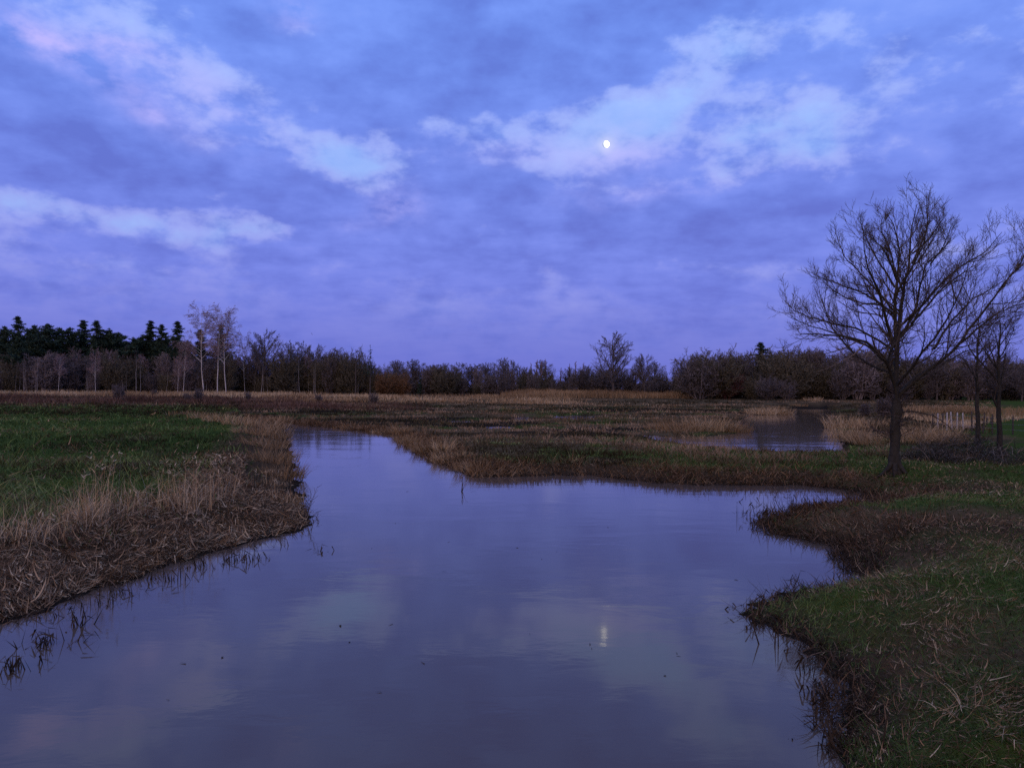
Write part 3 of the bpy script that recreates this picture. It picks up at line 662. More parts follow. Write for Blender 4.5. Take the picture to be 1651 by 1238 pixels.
# leafless twiggy sprig at the tip of the left bank (leans over the water)
# dry grass blades sticking out on the right bank
for i, (px, py, n) in enumerate([(1610, 880, 40), (1640, 905, 30), (1510, 850, 40), (1560, 960, 30), (1440, 800, 60), (1590, 1150, 60)]):
    plant('grass_tuft', px, py, [clump_geo(n, .35, (.12, .36), .0055, (25, 75), (10, 110), (.4, 1), 4)], M_DRY,
          ['straw tuft at the edge of the dark green grass on the right bank', 'pale bent tuft by the right edge of the bank', 'dry tuft on the crest of the straw mound', 'straggling dry tuft below the straw mound',
           'dry tuft in front of the big tree trunk', 'dry bent tuft in the near right corner'][i], 'grass tuft', 'dry tufts on the right bank')

# ------------------------------------------------------------------ tree growth
def tubes(P, Rr, sides, tint=None):
    """P (N,K,3) polylines, Rr (N,K) radii"""
    N, K, _ = P.shape
    T = np.gradient(P, axis=1); T /= np.linalg.norm(T, axis=2, keepdims=True) + 1e-9
    ref = np.where(abs(T[..., 2:3]) > .9, np.array([1.0, 0, 0]), np.array([0, 0, 1.0]))
    A = np.cross(T, ref); A /= np.linalg.norm(A, axis=2, keepdims=True) + 1e-9
    Bv = np.cross(T, A)
    if sides == 2:
        ph = rng.random(N) * 6.283
        D = A * np.cos(ph)[:, None, None] + Bv * np.sin(ph)[:, None, None]
        V = np.stack([P - D * Rr[..., None], P + D * Rr[..., None]], 2)
    else:
        a = np.arange(sides) * 2 * math.pi / sides
        V = P[:, :, None, :] + Rr[:, :, None, None] * (A[:, :, None, :] * np.cos(a)[:, None] + Bv[:, :, None, :] * np.sin(a)[:, None])
    ix = np.arange(N * K * sides).reshape(N, K, sides)
    if sides == 2:
        q = np.stack([ix[:, :-1, 0], ix[:, :-1, 1], ix[:, 1:, 1], ix[:, 1:, 0]], -1).reshape(-1, 4)
    else:
        nx = np.roll(ix, -1, axis=2)
        q = np.stack([ix[:, :-1], nx[:, :-1], nx[:, 1:], ix[:, 1:]], -1).reshape(-1, 4)
    tn = np.repeat((rng.random(N) if tint is None else np.broadcast_to(tint, (N,))), K * sides)
    return V.reshape(-1, 3), q, np.zeros((0, 3), int), tn
def grow(P, Rr, n, t0, t1, ang, lr, K, up, nz, rr=(.55, .75), tip=.25, droop=0.0, lmin=0.0, taper=.5, rmin=0.0):
    """n children on each parent polyline; returns their polylines and radii"""
    N, Kp, _ = P.shape
    t = (t0 + (t1 - t0) * (np.arange(n)[None, :] + rng.random((N, n))) / n).ravel()
    pi = np.repeat(np.arange(N), n)
    f = t * (Kp - 1); i0 = np.minimum(f.astype(int), Kp - 2); fr = (f - i0)[:, None]
    base = P[pi, i0] * (1 - fr) + P[pi, i0 + 1] * fr
    rad = Rr[pi, i0] * (1 - fr[:, 0]) + Rr[pi, i0 + 1] * fr[:, 0]
    d = P[pi, i0 + 1] - P[pi, i0]; d /= np.linalg.norm(d, axis=1, keepdims=True) + 1e-9
    plen = np.linalg.norm(np.diff(P, axis=1), axis=2).sum(1)[pi]
    rv = rng.normal(size=(len(pi), 3)); rv -= (rv * d).sum(1, keepdims=True) * d; rv /= np.linalg.norm(rv, axis=1, keepdims=True) + 1e-9
    a = np.radians(U(*ang, len(pi)))[:, None]
    c = d * np.cos(a) + rv * np.sin(a)
    L = np.maximum(plen * U(*lr, len(pi)) * (1 - taper * t), lmin)
    Q = np.empty((len(pi), K, 3)); Q[:, 0] = base
    for k in range(1, K):
        c = c + np.array([0, 0, up - droop * k / K]) + rng.normal(size=c.shape) * nz
        c /= np.linalg.norm(c, axis=1, keepdims=True) + 1e-9
        Q[:, k] = Q[:, k - 1] + c * (L / (K - 1))[:, None]
    r0 = np.maximum(rad * U(*rr, len(pi)), rmin)
    return Q, r0[:, None] * np.linspace(1, tip, K)[None, :]
def poly(pts, K):
    """smooth resample of a hand-set polyline to K points"""
    p = np.array(pts, float); s = np.concatenate([[0], np.cumsum(np.linalg.norm(np.diff(p, axis=0), axis=1))]); s /= s[-1]
    t = np.linspace(0, 1, K)
    return np.stack([np.interp(t, s, p[:, i]) for i in range(p.shape[1])], 1)
def geo_mesh(name, gs, mt):
    V, Q, T, A = join_geo(gs)
    return mesh_np(name, V, Q, T if len(T) else None, mats=[mt], attrs={'tint': A}, smooth=True)

# ------------------------------------------------------------------ the big bare tree on the right bank
HX, HY, HZ = zpix(1443, 762)
SC = .95 * HY / F_PX / 2.38                          # metres per pixel of the study crop
def hp(cx, cy, dy=0.0): return ((cx - 535) * SC, dy, (1195 - cy) * SC)
big = thing('alder_tree', 'large bare spreading tree on the right bank, forked low, in front of the fence', 'tree', (HX, HY, HZ))
tr_pts = [hp(535, 1215), hp(534, 1150), hp(533, 1080), hp(536, 1010), hp(541, 950, .02), hp(543, 900, .03)]
TP = poly(tr_pts, 14)[None]; TR = np.interp(np.linspace(0, 1, 14), [0, .12, .3, .75, .85, 1], [50, 30, 23, 22, 25, 17])[None] * SC
TP[0, :, 0] += np.sin(np.arange(14) * 1.3) * 2 * SC
obj('trunk', geo_mesh('trunk', [tubes(TP, .9 * TR * (1 + .06 * rng.normal(size=TR.shape)), 14)], M_BARK), big)
for _k in range(6):
    a_ = _k * 1.047 + rng.normal(0, .2); ln = U(.45, .8, 1)[0]; q_ = np.linspace(0, 1, 7)
    rt = np.stack([math.cos(a_) * (.10 + ln * q_), math.sin(a_) * (.10 + ln * q_), .34 * (1 - q_) ** 2.2 - .10 * q_ - .02], 1)
    obj('root', geo_mesh('root', [tubes(rt[None], (.085 * (1 - .75 * q_))[None], 7)], M_BARK), big)
LIMBS = [  # (points in study-crop pixels with depth offset as fraction, start radius px)
    ([(540, 915, 0), (532, 870, -.1), (518, 835, -.2), (475, 770, -.5), (425, 722, -.8), (365, 683, -1.0), (285, 664, -1.2), (200, 655, -1.3), (130, 648, -1.3), (75, 655, -1.35)], 11),
    ([(476, 772, -.5), (482, 722, -.4), (512, 682, -.2), (560, 650, 0), (625, 600, .3), (670, 545, .5), (705, 480, .7), (740, 400, .9), (752, 330, 1.0)], 7),
    ([(543, 910, 0), (548, 820, .1), (546, 720, .1), (534, 630, 0), (525, 520, -.1), (524, 410, -.2), (518, 300, -.3), (495, 215, -.4), (462, 165, -.5)], 13),
    ([(548, 760, .1), (562, 640, .3), (580, 540, .4), (606, 440, .5), (632, 350, .5), (640, 270, .5), (648, 180, .5), (668, 92, .5)], 11),
    ([(558, 660, .3), (610, 600, .5), (655, 525, .7), (700, 420, 1.0), (740, 325, 1.2), (800, 280, 1.3), (850, 240, 1.4)], 8),
    ([(545, 890, 0), (590, 820, -.4), (650, 755, -.7), (715, 680, -1.0), (790, 570, -1.2), (850, 475, -1.4), (890, 410, -1.5), (930, 350, -1.5), (945, 270, -1.5)], 9),
    ([(546, 885, 0), (610, 845, .5), (690, 798, .8), (780, 760, 1.1), (870, 720, 1.3), (940, 692, 1.4), (1040, 685, 1.5)], 8),
    ([(640, 700, -.7), (700, 640, -.4), (780, 565, 0), (860, 495, .2), (940, 462, .3), (1010, 420, .4)], 6),
    ([(540, 690, .05), (500, 640, -.2), (455, 575, -.5), (415, 510, -.8), (370, 450, -1.0), (335, 400, -1.2), (315, 340, -1.3), (305, 265, -1.4)], 9),
    ([(520, 700, 0), (475, 650, .3), (420, 610, .6), (340, 588, .9), (260, 560, 1.1), (185, 530, 1.2), (145, 480, 1.3)], 6),
    ([(527, 560, -.1), (480, 510, .2), (435, 468, .5), (380, 445, .7), (330, 415, .8), (250, 385, .9)], 6),
    ([(524, 420, -.2), (480, 370, -.5), (430, 322, -.8), (385, 290, -1.0), (360, 255, -1.1)], 5),
    ([(600, 460, .5), (585, 350, .9), (570, 250, 1.1), (545, 180, 1.2), (548, 118, 1.2)], 6),
    ([(636, 300, .5), (680, 250, .2), (715, 190, 0), (735, 150, -.1)], 4),
    ([(548, 800, .1), (500, 760, 1.0), (440, 690, 1.7), (390, 590, 2.2), (370, 500, 2.4), (380, 420, 2.5)], 7),
    ([(549, 780, .1), (600, 720, 1.2), (650, 640, 1.9), (700, 560, 2.4), (760, 480, 2.7), (820, 400, 2.9)], 7),
    ([(545, 840, .0), (560, 740, -1.0), (590, 640, -1.7), (620, 540, -2.1), (640, 450, -2.3), (650, 380, -2.4)], 7),
    ([(850, 470, -1.4), (890, 420, -1.2), (950, 380, -1.0), (990, 300, -.9), (1000, 255, -.9)], 4),
    ([(760, 330, 1.2), (800, 260, 1.0), (828, 175, .9)], 4),
    ([(525, 450, -.1), (480, 335, .3), (440, 240, .5), (420, 160, .6)], 5),
    ([(522, 545, -.1), (430, 405, .4), (365, 315, .7), (335, 235, .8)], 5),
    ([(636, 340, .5), (705, 245, .9), (750, 165, 1.2), (765, 110, 1.3)], 5),
    ([(575, 600, .3), (640, 520, -.2), (700, 430, -.5), (770, 370, -.7), (840, 320, -.9), (880, 250, -1.0)], 6),
    ([(620, 590, .3), (700, 520, .6), (790, 440, .9), (870, 380, 1.1), (940, 330, 1.2), (965, 275, 1.2)], 6),
    ([(720, 680, -1.0), (800, 620, -.9), (880, 560, -.8), (950, 520, -.7), (1030, 500, -.7)], 5),
    ([(470, 760, -.5), (410, 690, -.2), (330, 640, .2), (250, 612, .4), (180, 590, .5), (115, 562, .5)], 5),
    ([(525, 480, -.1), (560, 400, -.4), (600, 300, -.7), (610, 200, -.8), (596, 105, -.8)], 5),
    ([(660, 330, .5), (720, 270, .8), (770, 215, 1.0), (800, 165, 1.0)], 4),
    ([(430, 530, -.7), (380, 520, -.4), (320, 500, -.3), (270, 470, -.3), (225, 430, -.3)], 4),
    ([(541, 955, .02), (585, 948, -.3), (640, 965, -.6), (690, 1000, -.7), (720, 1040, -.8)], 3.2),
    ([(540, 950, 0), (505, 925, .2), (490, 880, .3), (470, 850, .4)], 3),
    ([(541, 945, 0), (590, 900, .3), (640, 880, .4), (690, 855, .5)], 3),
]
lp, lr_ = [], []
for pts, r0 in LIMBS:
    A = poly([hp(x, y, d) for x, y, d in pts], 16)
    ln = np.linalg.norm(A[-1] - A[0])
    A[2:] += np.cumsum(rng.normal(0, .008 * ln, (14, 3)), 0) * .5
    lp.append(A); rr_ = r0 * .70 * SC * (1 - np.linspace(0, 1, 16)) ** .8 + .006
    lr_.append(rr_)
    obj('limb', geo_mesh('limb', [tubes(A[None], rr_[None], 7)], M_BARK), big)
LP, LR = np.array(lp), np.array(lr_)
up_l = .16
LL = np.linalg.norm(np.diff(LP[:29], axis=1), axis=2).sum(1); big_l = np.where(LL > 2.6)[0]; small_l = np.where(LL <= 2.6)[0]
s1b, r1b = grow(LP[small_l], LR[small_l], 8, .2, .97, (25, 60), (.24, .50), 8, .10, .10, (.4, .62), .3, lmin=.4, taper=.5, rmin=.007)
s1, r1 = grow(LP[big_l], LR[big_l], 16, .2, .97, (25, 60), (.24, .50), 8, .10, .10, (.4, .62), .3, lmin=.45, taper=.5, rmin=.007)
s1 = np.concatenate([s1, s1b]); r1 = np.concatenate([r1, r1b])
s2, r2 = grow(s1, r1, 8, .15, 1.0, (25, 55), (.3, .55), 6, .14, .12, (.5, .75), .45, lmin=.22, rmin=.005)
s3, r3 = grow(s2, r2, 4, .1, 1.0, (25, 55), (.4, .75), 4, .14, .10, (.6, .8), .6, lmin=.14, rmin=.0038)
sx, rx = grow(LP[:29], LR[:29], 8, .3, 1.0, (30, 65), (.05, .10), 5, .2, .1, (.2, .3), .5, lmin=.25, rmin=.005)
sy, ry = grow(sx, rx, 4, .1, 1.0, (25, 55), (.4, .7), 4, .15, .1, (.7, .8), .6, lmin=.12, rmin=.0038)
# short shoots round the trunk head and lower limbs
TS = np.concatenate([TP[:, 6:]], 0); e1, e1r = grow(TS, TR[:, 6:], 46, 0, 1, (50, 100), (.35, .9), 6, .12, .14, (.06, .10), .5, lmin=.3, rmin=.006)
e2, e2r = grow(e1, e1r, 5, .2, 1, (25, 60), (.35, .6), 4, .1, .1, (.6, .8), .6, lmin=.12, rmin=.0038)
e3, e3r = grow(LP[29:], LR[29:], 9, .2, 1, (30, 70), (.25, .5), 5, .05, .12, (.4, .6), .5, rmin=.005)
crown = obj('crown', geo_mesh('crown', [tubes(s1, r1, 4), tubes(s2, r2, 3), tubes(s3, r3, 3), tubes(sx, rx, 3), tubes(sy, ry, 3), tubes(e1, e1r, 3), tubes(e2, e2r, 3), tubes(e3, e3r, 3)], M_TWIG), big)
crown['kind'] = 'stuff'

# ------------------------------------------------------------------ generic bare trees (unit metres), as (trunk mesh, crown mesh)
def bare_tree(H, spread=.5, tp_=.45, bole=.3, nl=9, n2=9, n3=8, n4=5, r0=None, up=.05, lean=0.0, twig=.012, far=True, ang=(25, 55), droop=0.0, egg=None, mt_t=None, mt_c=None, fork=False, nz=.10, name='tree'):
    r0 = r0 or H * .018
    tp = np.zeros((1, 10, 3)); z = np.linspace(-.02, 1, 10) * H * .86
    tp[0, :, 2] = z; tp[0, :, 0] = lean * z + np.cumsum(rng.normal(0, .008 * H, 10)) * .6; tp[0, :, 1] = np.cumsum(rng.normal(0, .008 * H, 10)) * .6
    tr_ = (r0 * (1 - np.linspace(0, .92, 10)) ** .8)[None]
    L1, R1 = grow(tp, tr_, nl, bole, 1.0, ang, (spread * .75, spread * 1.2), 8, up, nz * .7, (.5, .75), .2, taper=tp_, droop=droop * .3)
    if egg:                                                       # limb tips reach a rounded crown outline
        ctr = np.array([tp[0, -1, 0] * .5, 0, egg[0] * H]); rad_ = np.array([egg[1], egg[1], egg[2]]) * H
        b0 = L1[:, :1]; d0 = L1 - b0; sc_ = np.linspace(.15, 3.0, 60)
        tips = b0[:, 0][:, None, :] + d0[:, -1][:, None, :] * sc_[None, :, None]
        val = (((tips - ctr) / rad_) ** 2).sum(2); ins_ = np.where(val < 1, sc_[None, :], .3).max(1) * U(.80, 1.0, len(L1))
        L1 = b0 + d0 * ins_[:, None, None]
    L2, R2 = grow(L1, R1, n2, .2, 1.0, (25, 55), (.22, .46) if egg else (.36, .66), 6, up, nz, (.5, .7), .3, droop=droop * .7, rmin=twig)
    L3, R3 = grow(L2, R2, n3, .15, 1.0, (25, 55), (.35, .65), 4, up * .8, nz, (.5, .75), .5, droop=droop, rmin=twig * .8)
    gs = [tubes(L2, R2, 3), tubes(L3, R3, 2 if far else 3)]
    if n4:
        L4, R4 = grow(L3, R3, n4, .1, 1.0, (20, 60), (.4, .8), 3, up * .6, nz, (.6, .8), .6, droop=droop, rmin=twig * .65)
        gs.append(tubes(L4, R4, 2 if far else 3))
    trunk = geo_mesh('trunk', [tubes(tp, tr_, 8), tubes(L1, R1, 5)], mt_t or M_BARK_FAR)
    cr_ = geo_mesh('crown', gs, mt_c or M_TWIG_FAR)
    return (trunk, cr_, H)
def put(proto, name, loc, H, label, cat, group=None, wide=1.0, rz=None, parts=True):
    e_ = thing(name, label, cat, loc, rz if rz is not None else rng.random() * 6.283, group)
    s = H / proto[2]; e_.scale = (s * wide, s * wide, s)
    tr1 = obj('trunk', proto[0], e_); cr1 = obj('crown', proto[1], e_); cr1['kind'] = 'stuff'
    return e_
# two slim bare trees by the fence
for (px, py, top, kw, lab) in [(1580, 722, 478, dict(spread=.42, bole=.38, nl=13, lean=-.02), 'slim bare tree by the fence, nearer to the big tree'),
                               (1616, 738, 486, dict(spread=.44, bole=.36, nl=13, lean=.03), 'slim leaning bare tree by the fence, farther from the big tree')]:
    X, Y, z = zpix(px, py); H = (at_y(px, top, Y)[2] - z) * 1.02
    pr = bare_tree(H, n2=8, n3=7, n4=4, r0=.105, up=.07, twig=.006, far=False, mt_t=M_BARK, mt_c=M_TWIG, **kw)
    put(pr, 'bare_tree', (X, Y, z - .05), H, lab, 'tree', 'slim bare trees by the fence', rz=0)

# ------------------------------------------------------------------ prototypes for the woods
P_OAK = [bare_tree(14, .60, .76, .20, 30, 11, 8, 4, up=.05, twig=.024, r0=.28, ang=(30, 66), nz=.08, egg=(.58, .34, .41)) for _ in range(2)]
P_BARE = [bare_tree(12, .50, .68, .16, 28, 9, 8, 4, up=.05, twig=.026, r0=.2, ang=(25, 58), egg=(.57, e_, .43)) for e_ in (.24, .29, .34)]
P_POP = [bare_tree(13, .20, .6, .12, 26, 7, 6, 4, up=.22, twig=.032, r0=.16, ang=(18, 32), mt_c=M_TWIG_BIRCH) for _ in range(2)]
P_BIR = [bare_tree(20, .36, .5, .40, 24, 10, 8, 4, up=.05, twig=.020, r0=.125, ang=(30, 58), droop=.45, mt_t=M_BIRCH, mt_c=M_TWIG_BIRCH, lean=l_) for l_ in (-.03, .0, .04)]
def shrub(H=5, ns=24, mt=None, spread=(5, 38)):
    n = ns; a = rng.random(n) * 6.283
    st = np.zeros((n, 6, 3)); ln = np.radians(U(*spread, n)); L = U(.6, 1.0, n) * H
    for k in range(6):
        f = k / 5; tl = ln * (1 - .25 * f)
        st[:, k, 0] = np.cos(a) * (.25 + np.sin(tl) * L * f); st[:, k, 1] = np.sin(a) * (.25 + np.sin(tl) * L * f); st[:, k, 2] = np.cos(tl) * L * f - .1
    sr_ = np.linspace(.05, .02, 6)[None].repeat(n, 0)
    a2, b2 = grow(st, sr_, 11, .1, 1, (20, 55), (.25, .5), 5, .08, .12, (.5, .7), .5, rmin=.026)
    a3, b3 = grow(a2, b2, 7, .1, 1, (20, 60), (.4, .8), 4, .06, .12, (.6, .8), .6, rmin=.022)
    a4, b4 = grow(a3, b3, 3, .1, 1, (20, 60), (.4, .8), 3, .05, .12, (.6, .8), .6, rmin=.020)
    return geo_mesh('shrub', [tubes(st, sr_, 3), tubes(a2, b2, 2), tubes(a3, b3, 2), tubes(a4, b4, 2)], mt or M_TWIG_FAR)
M_TWIG_OLIVE = mat_tint('olive_twigs', [(0, (.060, .052, .034)), (.5, (.105, .088, .058)), (1, (.17, .14, .09))])
M_TWIG_GREY = mat_tint('pale_grey_twigs', [(0, (.10, .078, .075)), (.5, (.17, .135, .125)), (1, (.27, .22, .20))])
P_SHRUB = [shrub(mt=m_, spread=(2, 18) if k_ % 2 else (5, 38)) for k_, m_ in enumerate((None, None, M_TWIG_OLIVE, M_TWIG_GREY, M_TWIG_OLIVE))] + [shrub()]
P_SHRUB_O = shrub(mt=M_TWIG_ORANGE); P_SHRUB_R = shrub(mt=M_TWIG_RED)
def needles(c, n, rad, size, flat=.5, tint=(0, 1)):
    """clusters of needle sprays round each centre c (M,3)"""
    M_ = len(c); cc = np.repeat(c, n, 0); k = len(cc)
    off = rng.normal(size=(k, 3)) * np.repeat(rad, n)[:, None] * np.array([1, 1, flat]) * .5
    p0 = cc + off; d = off + rng.normal(size=(k, 3)) * .3 * np.repeat(rad, n)[:, None]; d[:, 2] += .12 * np.repeat(rad, n)
    d /= np.linalg.norm(d, axis=1, keepdims=True) + 1e-9
    s = rng.normal(size=(k, 3)); s -= (s * d).sum(1, keepdims=True) * d; s /= np.linalg.norm(s, axis=1, keepdims=True) + 1e-9
    L = U(.6, 1.3, k) * np.repeat(np.broadcast_to(size, (M_,)), n)
    V = np.stack([p0 - s * (L * .16)[:, None], p0 + s * (L * .16)[:, None], p0 + d * L[:, None]], 1)
    T = np.arange(k * 3).reshape(k, 3)
    return V.reshape(-1, 3), np.zeros((0, 4), int), T, np.repeat(U(*tint, k), 3)
def conifer(H, kind):
    tp = np.zeros((1, 8, 3)); z = np.linspace(-.02, 1, 8) * H; tp[0, :, 2] = z
    tp[0, :, 0] = np.cumsum(rng.normal(0, .004 * H, 8)); tr_ = (H * .014 * (1 - np.linspace(0, .9, 8)))[None]
    bs, cs, rs = [], [], []
    if kind == 'pine': lo, wid, lay, up, gap = .46, .20, 12, .10, 0
    elif kind == 'fir': lo, wid, lay, up, gap = .36, .22, 19, .02, 0
    elif kind == 'cone': lo, wid, lay, up, gap = .10, .20, 18, .0, 0
    else: lo, wid, lay, up, gap = .40, .13, 11, .05, 1          # sparse larch
    for i in range(lay):
        f = i / (lay - 1); zz = H * (lo + (.985 - lo) * f)
        prof = (1 - f) ** .85 * .93 + .06 if kind != 'pine' else (math.sin(math.pi * min(1, (f * .80 + .22))) ** .6) * .95 + .08
        nb_l = 5 if kind != 'sparse' else 4
        for _ in range(nb_l):
            f = (i + rng.random()) / lay; zz = H * (lo + (.985 - lo) * f)
            prof = (1 - f) ** .85 * .93 + .06 if kind != 'pine' else (math.sin(math.pi * min(1, (f * .80 + .22))) ** .6) * .95 + .08
            a = rng.random() * 6.283; L = H * wid * prof * (.30 + 1.05 * rng.random() ** 1.3)
            K = 5; q = np.zeros((K, 3)); q[:, 2] = zz + rng.normal() * (.030 * (1 - f) + .006 if not gap else .022) * H
            rr = np.linspace(0, 1, K) * L; q[:, 0] = np.interp(zz, tp[0, :, 2], tp[0, :, 0]) + np.cos(a) * rr; q[:, 1] = np.sin(a) * rr
            q[:, 2] += up * rr + (.10 if kind != 'cone' else -.18) * rr * np.linspace(0, 1, K)
            bs.append(q)
            for t in np.linspace(.25, 1.0, 5 if not gap else 3):
                cs.append([np.interp(t, np.linspace(0, 1, K), q[:, j]) for j in range(3)]); rs.append((.024 if not gap else .014) * H * (.5 + .9 * rng.random()) * (.42 + .7 * prof))
    B_ = np.array(bs); br = np.linspace(.05, .02, 5)[None].repeat(len(B_), 0) * H / 16
    trunk = geo_mesh('trunk', [tubes(tp, tr_, 6), tubes(B_, br, 3)], M_BARK_FAR)
    cr_ = geo_mesh('crown', [needles(np.array(cs), 20 if not gap else 12, np.array(rs), np.array(rs) / (.024 if not gap else .014) * (.036 if not gap else .022), .5)], M_NEEDLE)
    return (trunk, cr_, H)
P_PINE = [conifer(18, 'pine') for _ in range(3)]; P_FIR = [conifer(18, 'fir') for _ in range(2)]; P_LARCH = conifer(14, 'sparse'); P_CONE = conifer(14, 'cone')

def stand(proto, name, px, top, Y, label, cat, group=None, wide=1.0, base_dx=0):
    X, _, zt = at_y(px, top, Y); z = float(land([X], [Y])[0])
    return put(proto, name, (X, Y, z - .1), zt - z, label, cat, group, wide)
G_PINE = 'pines of the wood on the left'
PINES = [(8, 524, 'pine', 205, 'pine cut by the left edge of the wood'), (28, 509, 'fir', 195, 'tallest pine of the left wood, layered and spire topped'), (55, 522, 'pine', 208, 'round topped pine just right of the tallest pine'),
         (76, 521, 'pine', 204, 'broad flat pine second right of the tallest pine'), (95, 526, 'pine', 210, 'pine with a side branch jutting right, in the left wood'), (114, 526, 'pine', 207, 'low topped pine before the spire topped pair'),
         (137, 516, 'fir', 212, 'narrow spire topped pine of the pair in the wood'), (157, 516, 'fir', 203, 'bulky dark pine of the pair in the wood'), (176, 529, 'pine', 206, 'pine sloping down right of the bulky dark pine'),
         (190, 534, 'pine', 211, 'small pine at the dip in the wood'), (214, 543, 'pine', 200, 'low pine between the dip and the three dark firs'), (230, 540, 'pine', 206, 'pine crowding the left side of the three dark firs'),
         (243, 517, 'fir', 204, 'first of the three dark firs next to the birches'), (263, 522, 'fir', 202, 'middle one of the three dark firs next to the birches'), (285, 517, 'fir', 199, 'darkest fir, closest to the birches of the three'),
         (303, 548, 'pine', 205, 'low dark pine between the darkest fir and the birches'), (325, 530, 'fir', 210, 'dark conifer standing behind the slim birch'), (358, 523, 'fir', 208, 'dark conifer standing behind the twin trunked birch')]
for (px, top, k, Y, lab) in PINES:
    stand(random.choice(P_PINE) if k == 'pine' else random.choice(P_FIR), 'pine_tree', px, top, Y, lab, 'pine tree', G_PINE, wide=U(.95, 1.25, 1)[0])
for i in range(17):
    px = -40 + 345 * (i + .5) / 17 + rng.normal(0, 4)
    stand(random.choice(P_PINE), 'pine_tree', px, U(532, 552, 1)[0], U(212, 240, 1)[0], 'dark pine deep in the crowded wood on the left', 'pine tree', 'pines filling the wood on the left', wide=1.15)
# birches
stand(P_BIR[0], 'birch_tree', 330, 488, 186, 'tall slim silver birch with drooping pale twigs, standing alone before the firs', 'birch tree', 'silver birches at the wood edge', 1.1).rotation_euler[2] = 0
b1 = stand(P_BIR[1], 'birch_tree', 352, 491, 184, 'white trunked birch, left stem of the close twin pair', 'birch tree', 'silver birches at the wood edge', 1.0); b1.rotation_euler[2] = 2.2
b2 = stand(P_BIR[0], 'birch_tree', 366, 493, 185, 'white trunked birch leaning left, right stem of the close twin pair', 'birch tree', 'silver birches at the wood edge', .95); b2.rotation_euler[2] = 0
stand(P_BIR[2], 'birch_tree', 296, 548, 184, 'short white birch leaning, before the darkest fir', 'birch tree', 'silver birches at the wood edge', .8).rotation_euler[2] = 0
stand(P_BIR[2], 'birch_tree', 286, 572, 185, 'thinnest white birch stem, strongly leaning, left of the short leaning birch', 'birch tree', 'silver birches at the wood edge', .8).rotation_euler[2] = .3
for i, (px, top, lab) in enumerate([(155, 560, 'pale thin birch stem under the bulky dark pine'), (176, 560, 'pale stem right of the bulky dark pine'), (94, 568, 'pale forked stem low in the left wood'), (124, 562, 'pale crooked stem in the left wood'),
                                    (228, 568, 'pale birch stem below the dip in the left wood'), (265, 586, 'short pale stem below the three dark firs'), (396, 533, 'pale twigged birch right of the twin pair'),
                                    (455, 575, 'pale stem among bare trees right of the oak'), (497, 572, 'pale stem below the row of small oaks'), (571, 590, 'short pale stem beside the dead snag'), (1355, 553, 'pale dead birch in the right hand wood')]):
    stand(P_BIR[i % 3], 'birch_tree', px, top, U(186, 196, 1)[0], lab, 'birch tree', 'pale birch stems in the woods', .8)
M_STEM = mat_simple('pale_stem_bark', (.30, .26, .23), var=.6, scale=2.0)
P_STEM = [bare_tree(12, .30, .45, 12, 6, 5, 3, up=.06, twig=.018, r0=.075, lean=l_, mt_t=M_STEM) for l_ in (-.05, .02, .06)]
for i in range(26):
    px = U(2, 600, 1)[0]
    stand(P_STEM[i % 3], 'birch_tree', px, U(562, 604, 1)[0], U(184.5, 190, 1)[0], 'thin greyish young birch stem in front of the left wood', 'birch tree', 'young birches scattered before the left wood', U(.6, 1.0, 1)[0])
# bare trees that show on the skyline
SKY = [(412, 548, 'bare', 192, .9, 'bare tree between the pale birch and the oak'), (428, 528, 'oak', 190, 1.0, 'rounded bare oak, highest right of the birches'), (468, 547, 'oak', 194, .95, 'first of three small bare oaks in a row'), (490, 548, 'oak', 198, .95, 'middle one of three small bare oaks in a row'),
       (511, 553, 'oak', 194, .95, 'last of three small bare oaks in a row'), (546, 557, 'bare', 192, 1.3, 'round bare tree left of the dead snag'), (530, 570, 'bare', 196, 1.2, 'low bare tree between small oaks and round tree'),
       (640, 579, 'bare', 200, 1.3, 'bare tree above the orange bush'), (665, 576, 'bare', 202, 1.6, 'wide bare tree right of the orange bush'), (700, 586, 'bare', 205, 1.5, 'low wide bare tree in the middle wood'), (716, 583, 'bare', 208, 1.3, 'low bare tree with thin top in the middle wood'),
       (743, 582, 'bare', 203, 1.5, 'round bare tree in the middle wood'), (768, 584, 'bare', 204, 1.6, 'broad bare tree in the middle wood'), (786, 590, 'bare', 206, 1.4, 'last low tree before the tall narrow bare tree'),
       (812, 574, 'bare', 192, 1.0, 'tall narrow bare tree standing out in the middle of the wood'), (838, 587, 'bare', 205, 1.0, 'thin bare tree just left of the poplars'), (1040, 568, 'oak', 174, 1.0, 'small round bare tree beside the lone large oak'),
       (1190, 578, 'bare', 182, 1.2, 'bare tree left of the dark fir on the right'), (1258, 570, 'bare', 178, 1.3, 'bare tree right of the dark fir'), (1293, 560, 'bare', 172, 1.4, 'tall bare tree behind the pond'), (1316, 562, 'bare', 170, 1.4, 'tall bare tree behind the pond, right of its twin'),
       (1385, 566, 'bare', 165, 1.4, 'bare tree just left of the big tree crown'), (1420, 570, 'bare', 168, 1.4, 'bare tree behind the big tree'), (1465, 574, 'bare', 165, 1.4, 'bare tree seen through the big tree'), (1510, 580, 'bare', 160, 1.4, 'bare tree behind the slim trees by the fence'),
       (1560, 584, 'bare', 160, 1.5, 'low bare tree behind the two slim trees'), (1610, 582, 'bare', 158, 1.5, 'low bare tree at the far right of the woods'), (1648, 585, 'bare', 155, 1.5, 'low bare tree cut by the right edge')]
for (px, top, k, Y, w, lab) in SKY:
    stand(random.choice(P_OAK if k == 'oak' else P_BARE), 'bare_tree', px, top, Y, lab, 'tree', 'bare trees on the skyline', w)
stand(P_OAK[0], 'oak_tree', 990, 532, 176, 'large lone bare oak rising above the middle of the wood', 'oak tree', None, 1.05)
